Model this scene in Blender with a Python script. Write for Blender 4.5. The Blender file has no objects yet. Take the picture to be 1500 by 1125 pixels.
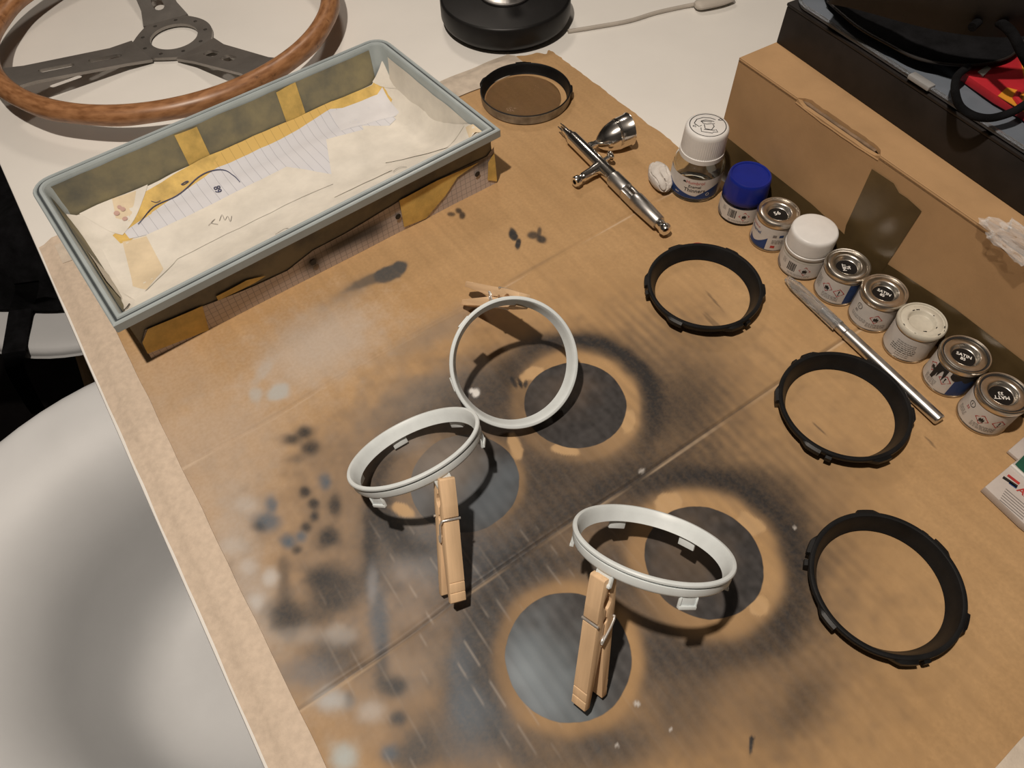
import bpy, bmesh, math, random
import numpy as np
from mathutils import Vector, Matrix, noise as mnoise

# ------------------------------------------------------------------ camera, light, exposure
# All lengths below are millimetres; z = 0 is the upper face of the cardboard sheet, Z0 its height above the floor.
MM = 0.001
Z0 = 738.0
FPX, PITCH, ROLL, CAMH = 1048.0, math.radians(55.73), math.radians(-2.01), 427.2
scene = bpy.context.scene
_fw = np.array([0, math.cos(PITCH), -math.sin(PITCH)])
_r = np.array([1.0, 0, 0]); _u = np.cross(_r, _fw)
_r2 = math.cos(ROLL) * _r + math.sin(ROLL) * _u
_u2 = -math.sin(ROLL) * _r + math.cos(ROLL) * _u
_o = np.array([0, 0, CAMH])
cam_data = bpy.data.cameras.new('camera')
cam = bpy.data.objects.new('camera', cam_data)
scene.collection.objects.link(cam)
cam_data.sensor_width = 36.0
cam_data.lens = 36.0 * FPX / 1500.0
cam_data.clip_start = 0.01
cam_data.clip_end = 50
cam.matrix_world = Matrix(((_r2[0], _u2[0], -_fw[0], 0), (_r2[1], _u2[1], -_fw[1], 0),
                           (_r2[2], _u2[2], -_fw[2], (CAMH + Z0) * MM), (0, 0, 0, 1)))
scene.camera = cam

world = bpy.data.worlds.new('room_ambience'); scene.world = world
world.use_nodes = True
bg = world.node_tree.nodes['Background']
bg.inputs[0].default_value = (1.0, 0.93, 0.84, 1)
bg.inputs[1].default_value = 0.02

LAMP = (-185.0, 100.0, 1200.0)
ld = bpy.data.lights.new('ceiling_lamp_light', 'POINT')
ld.energy = 53.0
ld.color = (1.0, 0.88, 0.755)
ld.shadow_soft_size = 0.021
lo = bpy.data.objects.new('ceiling_lamp_light', ld); scene.collection.objects.link(lo)
lo.location = (LAMP[0] * MM, LAMP[1] * MM, (LAMP[2] + Z0) * MM)

# second, weaker room lamp further back
l2 = bpy.data.lights.new('far_room_lamp_light', 'POINT')
l2.energy = 10.5; l2.color = (1.0, 0.87, 0.74); l2.shadow_soft_size = 0.09
lo2 = bpy.data.objects.new('far_room_lamp_light', l2); scene.collection.objects.link(lo2)
lo2.location = (-150 * MM, 1450 * MM, (1050 + Z0) * MM)

scene.view_settings.view_transform = 'Standard'
scene.view_settings.look = 'None'
scene.view_settings.gamma = 1.0
scene.view_settings.use_curve_mapping = False
scene.view_settings.exposure = 0.0

# ------------------------------------------------------------------ helpers
def U(px, py, z=0.0):
    """point of the place (mm) at height z that the photograph shows at pixel (px, py)"""
    d = _fw + _r2 * (px - 750.0) / FPX - _u2 * (py - 562.5) / FPX
    return _o + d * ((z - CAMH) / d[2])

E1 = np.array([-.545, .838]); E1 /= np.linalg.norm(E1)
E2 = np.array([E1[1], -E1[0]])
def UV(u, v, z=0.0):
    p = u * E2 + v * E1
    return np.array([p[0], p[1], z])

COL = scene.collection
ORIG = {}
def wl(p):
    return Vector((p[0] * MM, p[1] * MM, (p[2] + Z0) * MM))

def tag(o, label, cat, group=None, kind=None):
    if label: o['label'] = label
    if cat: o['category'] = cat
    if group: o['group'] = group
    if kind: o['kind'] = kind
    return o

def thing(name, label, cat, loc=(0, 0, 0), rot=None, group=None):
    """an Empty at the thing's base; rot = rotation about z (radians) or a 3x3 matrix"""
    o = bpy.data.objects.new(name, None)
    o.empty_display_size = 0.01
    COL.objects.link(o)
    if rot is None: m = Matrix.Identity(3)
    elif isinstance(rot, (int, float)): m = Matrix.Rotation(rot, 3, 'Z')
    else: m = Matrix(rot)
    M4 = m.to_4x4(); M4.translation = wl(loc)
    o.matrix_world = M4
    ORIG[o.name] = np.array(loc, float)
    tag(o, label, cat, group)
    return o

class MB:
    def __init__(s): s.v = []; s.f = []
    def add(s, v, f):
        n = len(s.v); s.v += [tuple(map(float, p)) for p in v]; s.f += [tuple(i + n for i in q) for q in f]; return s
    def box(s, x0, x1, y0, y1, z0, z1, bev=0.0, T=None, seg=2):
        bm = bmesh.new(); bmesh.ops.create_cube(bm, size=1)
        for v in bm.verts:
            v.co = Vector(((x0 + x1) / 2 + v.co.x * (x1 - x0), (y0 + y1) / 2 + v.co.y * (y1 - y0), (z0 + z1) / 2 + v.co.z * (z1 - z0)))
        if bev: bmesh.ops.bevel(bm, geom=list(bm.edges), offset=bev, segments=seg, profile=0.5, affect='EDGES')
        return s.bm(bm, T)
    def bm(s, bm, T=None):
        bm.verts.index_update()
        vs = [(T(v.co) if T else v.co[:]) for v in bm.verts]
        s.add(vs, [[v.index for v in f.verts] for f in bm.faces]); bm.free(); return s
    def lathe(s, prof, seg=48, T=None, rfun=None, close=False):
        """prof: (r, z) list; rfun(angle, r, z) -> r"""
        V = []; F = []; idx = []
        for (r, z) in prof:
            if r < 1e-6:
                V.append((0, 0, z)); idx.append([len(V) - 1] * seg)
            else:
                row = []
                for k in range(seg):
                    a = 2 * math.pi * k / seg
                    rr = rfun(a, r, z) if rfun else r
                    V.append((rr * math.cos(a), rr * math.sin(a), z)); row.append(len(V) - 1)
                idx.append(row)
        rows = list(zip(idx, idx[1:]))
        if close: rows.append((idx[-1], idx[0]))
        for A, B in rows:
            for k in range(seg):
                k2 = (k + 1) % seg
                q = []
                for i in (A[k], A[k2], B[k2], B[k]):
                    if i not in q: q.append(i)
                if len(q) > 2: F.append(q)
        if T: V = [T(p) for p in V]
        return s.add(V, F)
    def tube(s, pts, r, seg=10, closed=False, cap=True, flat=1.0, T=None):
        P = [Vector(p) for p in pts]; n = len(P); V = []; F = []; up = None
        rad = r if hasattr(r, '__len__') else [r] * n
        for i, p in enumerate(P):
            a = P[i - 1] if (i > 0 or closed) else p
            b = P[(i + 1) % n] if (i < n - 1 or closed) else p
            t = (b - a).normalized()
            if up is None:
                up = Vector((0, 0, 1)) if abs(t.z) < .9 else Vector((1, 0, 0))
            x = up.cross(t)
            if x.length < 1e-4: x = Vector((1, 0, 0)).cross(t)
            x.normalize(); y = t.cross(x).normalized(); up = y
            for k in range(seg):
                g = 2 * math.pi * k / seg
                V.append(p + x * math.cos(g) * rad[i] + y * math.sin(g) * rad[i] * flat)
        for i in range(n if closed else n - 1):
            for k in range(seg):
                j = (i + 1) % n
                F.append((i * seg + k, i * seg + (k + 1) % seg, j * seg + (k + 1) % seg, j * seg + k))
        if cap and not closed:
            F.append(tuple(range(seg))[::-1]); F.append(tuple((n - 1) * seg + k for k in range(seg)))
        return s.add([T(p) for p in V] if T else V, F)
    def prism(s, poly, z0, z1, T=None, bev=0.0):
        """extrude a simple polygon (x, y) from z0 to z1"""
        bm = bmesh.new()
        vs = [bm.verts.new((p[0], p[1], z0)) for p in poly]
        f = bm.faces.new(vs); bm.normal_update()
        r = bmesh.ops.extrude_face_region(bm, geom=[f])
        for e in r['geom']:
            if isinstance(e, bmesh.types.BMVert): e.co.z = z1
        bmesh.ops.recalc_face_normals(bm, faces=list(bm.faces))
        if bev: bmesh.ops.bevel(bm, geom=list(bm.edges), offset=bev, segments=2, profile=.5, affect='EDGES')
        return s.bm(bm, T)
    def plate(s, outer, holes, z0, z1, T=None):
        """flat plate with holes (2D curve fill)"""
        cu = bpy.data.curves.new('tmp', 'CURVE'); cu.dimensions = '2D'; cu.fill_mode = 'BOTH'; cu.extrude = (z1 - z0) / 2
        for ring in [outer] + holes:
            sp = cu.splines.new('POLY'); sp.points.add(len(ring) - 1); sp.use_cyclic_u = True
            for q, p in zip(sp.points, ring): q.co = (p[0], p[1], 0, 1)
        s._curve(cu, lambda p: (p[0], p[1], p[2] + (z0 + z1) / 2), T); return s
    def _curve(s, cu, shift, T):
        ob = bpy.data.objects.new('tmp', cu); COL.objects.link(ob)
        dg = bpy.context.evaluated_depsgraph_get()
        me = bpy.data.meshes.new_from_object(ob.evaluated_get(dg))
        vs = [shift(v.co) for v in me.vertices]
        if T: vs = [T(p) for p in vs]
        s.add(vs, [list(p.vertices) for p in me.polygons])
        bpy.data.objects.remove(ob); bpy.data.curves.remove(cu); bpy.data.meshes.remove(me)
    def text(s, body, size, T=None, center=True, bold=0.0, ext=0.0):
        cu = bpy.data.curves.new('tmp', 'FONT'); cu.body = body; cu.size = size
        cu.align_x = 'CENTER' if center else 'LEFT'; cu.align_y = 'CENTER'; cu.offset = bold; cu.extrude = ext
        cu.resolution_u = 3
        s._curve(cu, lambda p: (p[0], p[1], p[2]), T); return s
    def line(s, pts, w, T=None, closed=False):
        """flat stroke of width w in the xy plane"""
        n = len(pts); V = []; F = []
        for i in range(n):
            a = Vector(pts[i - 1][:2]) if (i > 0 or closed) else Vector(pts[i][:2])
            b = Vector(pts[(i + 1) % n][:2]) if (i < n - 1 or closed) else Vector(pts[i][:2])
            t = b - a; t = t.normalized() if t.length > 0 else Vector((1, 0)); nn = Vector((-t.y, t.x)) * w / 2
            p = Vector(pts[i][:2]); V += [(p.x + nn.x, p.y + nn.y, 0), (p.x - nn.x, p.y - nn.y, 0)]
        for i in range(n if closed else n - 1):
            j = (i + 1) % n; F.append((2 * i, 2 * i + 1, 2 * j + 1, 2 * j))
        return s.add([T(p) for p in V] if T else V, F)
    def poly(s, pts, T=None):
        return s.add([T(p) for p in pts] if T else pts, [list(range(len(pts)))])
    def build(s, name, mat, parent=None, world=False, smooth=True, ang=38, label=None):
        me = bpy.data.meshes.new(name)
        off = ORIG.get(parent.name, np.zeros(3)) if (world and parent is not None) else np.zeros(3)
        if world and parent is not None and parent.name not in ORIG and parent.parent is not None:
            off = ORIG[parent.parent.name]
        if world and parent is None: off = np.array([0, 0, -Z0])
        me.from_pydata([((p[0] - off[0]) * MM, (p[1] - off[1]) * MM, (p[2] - off[2]) * MM) for p in s.v], [], s.f)
        bm = bmesh.new(); bm.from_mesh(me); bmesh.ops.recalc_face_normals(bm, faces=list(bm.faces)); bm.to_mesh(me); bm.free()
        if smooth:
            me.polygons.foreach_set('use_smooth', [True] * len(me.polygons))
            me.set_sharp_from_angle(angle=math.radians(ang))
        me.materials.append(mat)
        o = bpy.data.objects.new(name, me); COL.objects.link(o)
        if parent is not None: o.parent = parent
        if label: o['label'] = label
        return o

def dup(root, loc, rot, label, group=None):
    r = root.copy(); COL.objects.link(r)
    m = Matrix.Rotation(rot, 3, 'Z') if isinstance(rot, (int, float)) else Matrix(rot)
    M4 = m.to_4x4(); M4.translation = wl(loc); r.matrix_world = M4
    ORIG[r.name] = np.array(loc, float)
    r['label'] = label
    if group: r['group'] = group
    for ch in list(root.children):
        c = ch.copy(); COL.objects.link(c); c.parent = r
        for g in ch.children:
            d = g.copy(); COL.objects.link(d); d.parent = c
    return r

def ell(cx, cy, rx, ry, n=24, a0=0.0, rot=0.0):
    out = []
    for k in range(n):
        a = a0 + 2 * math.pi * k / n; x = rx * math.cos(a); y = ry * math.sin(a)
        out.append((cx + x * math.cos(rot) - y * math.sin(rot), cy + x * math.sin(rot) + y * math.cos(rot)))
    return out
def slot(x0, x1, y, w, n=8):
    r = w / 2; o = []
    for k in range(n + 1):
        a = -math.pi / 2 + math.pi * k / n; o.append((x1 - r + r * math.cos(a), y + r * math.sin(a)))
    for k in range(n + 1):
        a = math.pi / 2 + math.pi * k / n; o.append((x0 + r + r * math.cos(a), y + r * math.sin(a)))
    return o
def spline(pts, n=8, closed=False):
    """Catmull-Rom through points"""
    P = [np.array(p, float) for p in pts]; N = len(P); out = []
    for i in range(N if closed else N - 1):
        p0 = P[i - 1] if (i > 0 or closed) else P[i]; p1 = P[i]; p2 = P[(i + 1) % N]
        p3 = P[(i + 2) % N] if (i + 2 < N or closed) else p2
        for k in range(n):
            t = k / n
            out.append(.5 * ((2 * p1) + (p2 - p0) * t + (2 * p0 - 5 * p1 + 4 * p2 - p3) * t * t + (3 * p1 - p0 - 3 * p2 + p3) * t ** 3))
    if not closed: out.append(P[-1])
    return out

# ------------------------------------------------------------------ materials
def srgb(r, g, b):
    f = lambda c: (c / 255 / 12.92) if c / 255 <= .04045 else ((c / 255 + .055) / 1.055) ** 2.4
    return (f(r), f(g), f(b), 1)
def newmat(name):
    m = bpy.data.materials.new(name); m.use_nodes = True
    nt = m.node_tree; return m, nt, nt.nodes['Principled BSDF']
def N(nt, t, **kw):
    n = nt.nodes.new(t)
    for k, v in kw.items():
        if hasattr(n, k): setattr(n, k, v)
        else: n.inputs[k].default_value = v
    return n
def mat(name, col, rough=.5, metal=0.0, var=.06, vscale=40, bump=0.0, bscale=200, spec=.5, trans=0.0, ior=1.45, alpha=1.0, stretch=None, dark=None, coat=0.0):
    """principled surface with noise-driven colour variation and relief"""
    m, nt, p = newmat(name)
    col = tuple(col) if len(col) == 4 else tuple(col) + (1,)
    p.inputs['Roughness'].default_value = rough; p.inputs['Metallic'].default_value = metal
    p.inputs['Specular IOR Level'].default_value = spec
    p.inputs['Transmission Weight'].default_value = trans; p.inputs['IOR'].default_value = ior
    p.inputs['Alpha'].default_value = alpha; p.inputs['Coat Weight'].default_value = coat
    tc = N(nt, 'ShaderNodeTexCoord'); mp = N(nt, 'ShaderNodeMapping')
    nt.links.new(tc.outputs['Object'], mp.inputs['Vector'])
    if stretch: mp.inputs['Scale'].default_value = stretch
    nz = N(nt, 'ShaderNodeTexNoise', Scale=vscale, Detail=5.0, Roughness=.6)
    nt.links.new(mp.outputs[0], nz.inputs['Vector'])
    mx = N(nt, 'ShaderNodeMix'); mx.data_type = 'RGBA'
    d = dark if dark else tuple(c * (1 - var * 2.5) for c in col[:3])
    b = tuple(min(1, c * (1 + var)) for c in col[:3])
    mx.inputs[6].default_value = tuple(d[:3]) + (1,); mx.inputs[7].default_value = b + (1,)
    rp = N(nt, 'ShaderNodeMapRange'); rp.inputs[1].default_value = .3; rp.inputs[2].default_value = .65
    nt.links.new(nz.outputs[0], rp.inputs[0]); nt.links.new(rp.outputs[0], mx.inputs[0])
    nt.links.new(mx.outputs[2], p.inputs['Base Color'])
    if bump:
        nb = N(nt, 'ShaderNodeTexNoise', Scale=bscale, Detail=4.0); nt.links.new(mp.outputs[0], nb.inputs['Vector'])
        bp = N(nt, 'ShaderNodeBump', Strength=bump, Distance=.0006)
        nt.links.new(nb.outputs[0], bp.inputs['Height']); nt.links.new(bp.outputs[0], p.inputs['Normal'])
    return m

M = {}
M['table'] = mat('white_laminate', (.82, .80, .76), .38, var=.02, vscale=6)
M['floor'] = mat('dark_floor', (.006, .005, .005), .9, var=.2, vscale=8, spec=.1)
M['chair'] = mat('white_chair_plastic', (.60, .61, .62), .5, var=.02, vscale=12)
M['black_cloth'] = mat('black_cloth', (.006, .006, .007), .95, var=.3, vscale=60, bump=.6, bscale=900, spec=.15)
M['tape'] = mat('masking_tape', (.60, .49, .385), .75, var=.05, vscale=220, bump=.2, bscale=1600, stretch=(1, 1, 1))
M['tape_grey'] = mat('pale_masking_tape', (.58, .50, .41), .7, var=.07, vscale=90, bump=.3, bscale=700)
M['kraft'] = mat('kraft_box', (.41, .25, .122), .72, var=.05, vscale=22, bump=.15, bscale=500)
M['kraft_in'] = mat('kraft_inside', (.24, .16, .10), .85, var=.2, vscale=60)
M['brown_tape'] = mat('brown_packing_tape', (.105, .07, .03), .3, var=.12, vscale=30, bump=.1, bscale=120)
M['black_plastic'] = mat('satin_black_plastic', (.009, .009, .0095), .45, spec=.3, var=.15, vscale=80, bump=.08, bscale=900)
M['black_card'] = mat('black_card_box', (.012, .009, .008), .6, var=.2, vscale=60)
M['steel_ring'] = mat('worn_grey_metal', (.34, .32, .29), .5, metal=.4, var=.2, vscale=90)
M['white_paint'] = mat('pale_grey_primer', (.70, .755, .77), .42, var=.03, vscale=70)
M['wood_pin'] = mat('pin_wood', (.76, .53, .32), .6, var=.10, vscale=90, stretch=(1, 1, .08), bump=.12, bscale=700)
M['wire'] = mat('galvanised_wire', (.72, .70, .67), .36, metal=.7, var=.08, vscale=200)
M['chrome'] = mat('chrome', (.84, .82, .79), .16, metal=1.0, var=.02, vscale=50)
M['satin_alu'] = mat('satin_aluminium', (.62, .61, .60), .33, metal=1.0, var=.04, vscale=200)
M['tin'] = mat('tin_plate', (.68, .64, .58), .30, metal=1.0, var=.08, vscale=150, bump=.05)
M['tin_brass'] = mat('lacquered_tin_plate', (.60, .52, .42), .33, metal=1.0, var=.06, vscale=120)
M['label'] = mat('label_paper', (.62, .59, .56), .55, var=.03, vscale=120)
M['label_blue'] = mat('label_blue', (.010, .045, .17), .45, var=.1, vscale=150)
M['print_black'] = mat('print_black', (.015, .014, .014), .6, var=.1, vscale=300)
M['print_grey'] = mat('print_grey', (.22, .20, .19), .6, var=.1, vscale=300)
M['print_red'] = mat('print_red', (.45, .04, .035), .6, var=.1, vscale=300)
M['print_white'] = mat('print_white', (.75, .73, .70), .6, var=.03, vscale=300)
M['white_cap'] = mat('white_cap_plastic', (.70, .69, .675), .4, var=.02, vscale=120)
M['blue_cap'] = mat('blue_cap_plastic', (.006, .018, .22), .33, var=.06, vscale=60)
M['glass'] = mat('clear_glass', (.92, .93, .90), .03, trans=1.0, ior=1.45, var=.0)
M['film'] = mat('crinkled_clear_film', (.85, .85, .85), .08, alpha=.2, var=.02, spec=1.0)
M['smoke_glass'] = mat('smoked_glass', (.90, .87, .83), .04, trans=1.0, ior=1.06, spec=.1, var=.0)
M['clear_plastic'] = mat('clear_plastic', (.93, .94, .95), .06, trans=.92, ior=1.4, var=.02, vscale=100)
M['frosted'] = mat('frosted_plastic', (.13, .15, .18), .3, trans=.12, ior=1.3, var=.04, vscale=20)
M['putty'] = mat('white_putty', (.62, .58, .54), .7, var=.06, vscale=140, bump=.3, bscale=300)
M['cream_paint'] = mat('cream_enamel', (.55, .52, .44), .4, var=.05, vscale=120)
M['dark_paint'] = mat('dark_brown_enamel', (.012, .010, .009), .6, spec=.15, var=.1, vscale=200)
M['tray'] = mat('grey_tray_enamel', (.37, .42, .43), .35, var=.04, vscale=40)
M['rubber_dark'] = mat('dark_groove', (.05, .06, .065), .6, var=.1)
M['yellow_tape'] = mat('yellow_masking_tape', (.70, .48, .14), .65, var=.12, vscale=60, bump=.25, bscale=500)
M['olive_mask'] = mat('dusty_masking_paper', (.25, .22, .13), .7, var=.22, vscale=25, bump=.2, bscale=300, dark=(.13, .13, .11))
M['skirt_dark'] = mat('rim_shaded_masking_paper', (.20, .175, .12), .7, var=.2, vscale=30, bump=.2, bscale=300, dark=(.10, .095, .085))  # olive masking paper, its tone darkened to paint in shade under the rim
M['paper_tape'] = mat('translucent_paper_tape', (.74, .705, .635), .6, var=.05, vscale=40, bump=.25, bscale=260)
M['paper_warm'] = mat('warm_paper_tape', (.72, .60, .42), .6, var=.06, vscale=40, bump=.25, bscale=260)
M['paper'] = mat('white_note_paper', (.70, .70, .73), .7, var=.02, vscale=50, bump=.1, bscale=120)
M['wood_rim'] = None
M['spoke'] = mat('brushed_steel_spokes', (.30, .28, .26), .42, metal=.75, var=.08, vscale=30, stretch=(1, 1, 1))
M['base_black'] = mat('lamp_base_black', (.009, .0085, .0085), .45, spec=.35, var=.15, vscale=40)
M['cable'] = mat('grey_cable', (.46, .42, .37), .55, var=.04)
M['ink'] = mat('blue_ink', (.03, .04, .12), .6, var=.1)
M['pencil'] = mat('pencil_grey', (.34, .32, .30), .7, var=.1)
M['card_white'] = mat('white_carton', (.50, .45, .42), .55, var=.03, vscale=80)
M['green'] = mat('print_green', (.012, .085, .055), .5, var=.08)
M['pack_red'] = mat('packet_red', (.42, .02, .03), .35, var=.08)
M['pack_yellow'] = mat('packet_yellow', (.65, .27, .03), .35, var=.08)
M['pack_blue'] = mat('packet_blue', (.05, .11, .26), .35, var=.1, vscale=30)
M['clip_grey'] = mat('translucent_clip', (.28, .28, .28), .3, var=.05)
M['pack_white'] = mat('packet_white', (.6, .58, .55), .4, var=.04)
M['paper_red'] = mat('faint_red_blot', (.55, .36, .31), .7, var=.1)
M['red_band'] = mat('red_rubber', (.38, .06, .04), .5, var=.08)

def wood_rim():
    m, nt, p = newmat('varnished_rim_wood')
    tc = N(nt, 'ShaderNodeTexCoord'); sep = N(nt, 'ShaderNodeSeparateXYZ'); nt.links.new(tc.outputs['Object'], sep.inputs[0])
    at = N(nt, 'ShaderNodeMath', operation='ARCTAN2'); nt.links.new(sep.outputs[1], at.inputs[0]); nt.links.new(sep.outputs[0], at.inputs[1])
    ln = N(nt, 'ShaderNodeVectorMath', operation='LENGTH'); nt.links.new(tc.outputs['Object'], ln.inputs[0])
    cb = N(nt, 'ShaderNodeCombineXYZ')
    ml = N(nt, 'ShaderNodeMath', operation='MULTIPLY'); nt.links.new(at.outputs[0], ml.inputs[0]); ml.inputs[1].default_value = .05
    nt.links.new(ml.outputs[0], cb.inputs[0]); nt.links.new(ln.outputs['Value'], cb.inputs[1]); nt.links.new(sep.outputs[2], cb.inputs[2])
    nz = N(nt, 'ShaderNodeTexNoise', Scale=260.0, Detail=6.0); nt.links.new(cb.outputs[0], nz.inputs['Vector'])
    cr = N(nt, 'ShaderNodeValToRGB'); cr.color_ramp.elements[0].position = .32; cr.color_ramp.elements[0].color = (.20, .085, .032, 1)
    cr.color_ramp.elements[1].position = .62; cr.color_ramp.elements[1].color = (.37, .18, .08, 1)
    nt.links.new(nz.outputs[0], cr.inputs[0])
    n2 = N(nt, 'ShaderNodeTexNoise', Scale=34.0, Detail=5.0, Roughness=.7); nt.links.new(tc.outputs['Object'], n2.inputs['Vector'])
    r2 = N(nt, 'ShaderNodeMapRange'); r2.inputs[1].default_value = .63; r2.inputs[2].default_value = .72; nt.links.new(n2.outputs[0], r2.inputs[0])
    mx = N(nt, 'ShaderNodeMix'); mx.data_type = 'RGBA'; nt.links.new(r2.outputs[0], mx.inputs[0]); nt.links.new(cr.outputs[0], mx.inputs[6]); mx.inputs[7].default_value = (.05, .02, .01, 1)
    nt.links.new(mx.outputs[2], p.inputs['Base Color']); p.inputs['Roughness'].default_value = .38
    return m
M['wood_rim'] = wood_rim()

def grid_paper(name, base, line, period, width, axes=(0, 1), smudge=None):
    """ruled / squared paper: lines are flat print; coordinates are the part's own"""
    m, nt, p = newmat(name)
    tc = N(nt, 'ShaderNodeTexCoord'); sep = N(nt, 'ShaderNodeSeparateXYZ')
    uvn = N(nt, 'ShaderNodeUVMap'); nt.links.new(uvn.outputs[0], sep.inputs[0])
    acc = None
    for ax in axes:
        md = N(nt, 'ShaderNodeMath', operation='PINGPONG'); nt.links.new(sep.outputs[ax], md.inputs[0]); md.inputs[1].default_value = period / 2
        lt = N(nt, 'ShaderNodeMath', operation='LESS_THAN'); nt.links.new(md.outputs[0], lt.inputs[0]); lt.inputs[1].default_value = width / 2
        if acc is None: acc = lt
        else:
            mm = N(nt, 'ShaderNodeMath', operation='MAXIMUM'); nt.links.new(acc.outputs[0], mm.inputs[0]); nt.links.new(lt.outputs[0], mm.inputs[1]); acc = mm
    nz = N(nt, 'ShaderNodeTexNoise', Scale=60.0, Detail=4.0); nt.links.new(tc.outputs['Object'], nz.inputs['Vector'])
    c0 = N(nt, 'ShaderNodeMix'); c0.data_type = 'RGBA'; c0.inputs[6].default_value = tuple(x * .92 for x in base) + (1,); c0.inputs[7].default_value = tuple(base) + (1,)
    nt.links.new(nz.outputs[0], c0.inputs[0])
    c1 = N(nt, 'ShaderNodeMix'); c1.data_type = 'RGBA'; nt.links.new(acc.outputs[0], c1.inputs[0]); nt.links.new(c0.outputs[2], c1.inputs[6]); c1.inputs[7].default_value = tuple(line) + (1,)
    last = c1
    if smudge:   # sprayed paint smudges, kept in the mesh colour layer
        at = N(nt, 'ShaderNodeAttribute', attribute_name='spray')
        c2 = N(nt, 'ShaderNodeMix'); c2.data_type = 'RGBA'; nt.links.new(at.outputs['Alpha'], c2.inputs[0]); nt.links.new(last.outputs[2], c2.inputs[6]); nt.links.new(at.outputs['Color'], c2.inputs[7]); last = c2
    nt.links.new(last.outputs[2], p.inputs['Base Color']); p.inputs['Roughness'].default_value = .7
    return m
M['lined'] = grid_paper('lined_paper', (.68, .69, .74), (.46, .47, .52), 8.2, .5, axes=(0,))
M['lined_yellow'] = grid_paper('lined_yellow_paper', (.70, .47, .14), (.50, .33, .10), 8.2, .55, axes=(0,))
M['squared'] = grid_paper('squared_paper', (.62, .53, .49), (.33, .29, .28), 5.0, .45, axes=(0, 1), smudge=True)
# ------------------------------------------------------------------ the setting: floor, table, chairs
fl = MB(); fl.box(-2600, 2400, -1900, 3300, -Z0 - 40, -Z0)
tag(fl.build('floor', M['floor'], None, world=True, smooth=False), None, None, kind='structure')
M['wall'] = mat('painted_wall', (.10, .092, .085), .85, var=.03, vscale=2)
M['ceiling'] = mat('painted_ceiling', (.12, .113, .105), .9, var=.02, vscale=2)
ROOM = (-2600.0, 2400.0, -1900.0, 3300.0, 1950.0)
for nm, bb in (('wall_left', (ROOM[0] - 80, ROOM[0], ROOM[2], ROOM[3])), ('wall_right', (ROOM[1], ROOM[1] + 80, ROOM[2], ROOM[3])), ('wall_front', (ROOM[0], ROOM[1], ROOM[2] - 80, ROOM[2])), ('wall_back', (ROOM[0], ROOM[1], ROOM[3], ROOM[3] + 80))):
    tag(MB().box(*bb, -Z0, ROOM[4]).build(nm, M['wall'], None, world=True, smooth=False), None, None, kind='structure')
tag(MB().box(ROOM[0], ROOM[1], ROOM[2], ROOM[3], ROOM[4], ROOM[4] + 80).build('ceiling', M['ceiling'], None, world=True, smooth=False), None, None, kind='structure')

def uvbox(mb, u0, u1, v0, v1, z0, z1, bev=0, seg=2):
    def T(p):
        q = UV(p[0], p[1]); return (q[0], q[1], p[2])
    return mb.box(u0, u1, v0, v1, z0, z1, bev, T, seg)
c = UV(420, 400)
tbl = thing('table', 'white laminate table covered by a paint-stained cardboard sheet', 'table', (c[0], c[1], -Z0))
uvbox(MB(), -91, 950, -330, 1180, -34, -4, 2.5).build('tabletop', M['table'], tbl, world=True)
for (u, v) in ((-20, -250), (880, -250), (120, 1150), (880, 1150)):
    uvbox(MB(), u - 25, u + 25, v - 25, v + 25, -Z0, -34, 3).build('leg', M['table'], tbl, world=True)

def shell_chair(label, cx, cy, prof, seg=72, group='white shell chairs at the table', legr=150, zs=-285):
    t = thing('shell_chair', label, 'chair', (cx, cy, -Z0), None, group)
    mb = MB()
    inner = prof; outer = [(r + (2 if r > 5 else 0), z - 6) for r, z in prof]
    outer = [(prof[0][0] + 1.5, prof[0][1] - 3)] + [(r, z - 6) for r, z in prof[1:]]
    mb.lathe(inner + [], seg, T=lambda p: (p[0], p[1], p[2] + Z0))
    mb.lathe([inner[0]] + outer, seg, T=lambda p: (p[0], p[1], p[2] + Z0))
    mb.build('seat_shell', M['chair'], t, ang=60)
    for k in range(4):
        a = math.pi / 4 + k * math.pi / 2
        MB().tube([(legr * .45 * math.cos(a), legr * .45 * math.sin(a), zs + Z0 - 4), (legr * 1.35 * math.cos(a), legr * 1.35 * math.sin(a), 8), (legr * 1.36 * math.cos(a), legr * 1.36 * math.sin(a), 0)], [13, 10, 9], 10).build('leg', M['wood_pin'], t)
    return t
shell_chair('large white plastic bucket chair tucked against the table edge beside the masking tape', -247, 178,
            spline([(232, -98), (229, -90), (215, -86), (182, -94), (152, -114), (133, -150), (123, -205), (110, -258), (84, -280), (40, -285), (0, -286)], 4))

# far chair: shallow white seat, mostly under a black coat
fc = shell_chair('small visible stretch of white chair seat under a black bag and strap', -585, 770,
            spline([(214, -290), (212, -282), (200, -278), (150, -284), (80, -290), (0, -292)], 4), zs=-296)
bagc = thing('shoulder_bag', 'black shoulder bag with a hanging strap lying on the far white chair', 'bag', (-640, 772, -270))
mb = MB(); V = []; F = []
nx, ny = 30, 26
for j in range(ny + 1):
    for i in range(nx + 1):
        x = i / nx * 2 - 1; y = j / ny * 2 - 1
        rr = max(0, 1 - abs(x) ** 3.5) * max(0, 1 - abs(y) ** 3.5)
        z = 95 * rr ** .6 * (1 + .25 * mnoise.noise(Vector((x * 2.2, y * 2.2, 3))))
        V.append((-640 + x * 190, 772 + y * 150 + 10 * mnoise.noise(Vector((x * 2, y, 7))), -274 + z))
for j in range(ny):
    for i in range(nx):
        a = j * (nx + 1) + i; F.append((a, a + 1, a + nx + 2, a + nx + 1))
n0 = len(V)
V.append((-640, 800, -272))
mb.add(V, F).build('bag_body', M['black_cloth'], bagc, world=True, ang=80)
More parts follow.
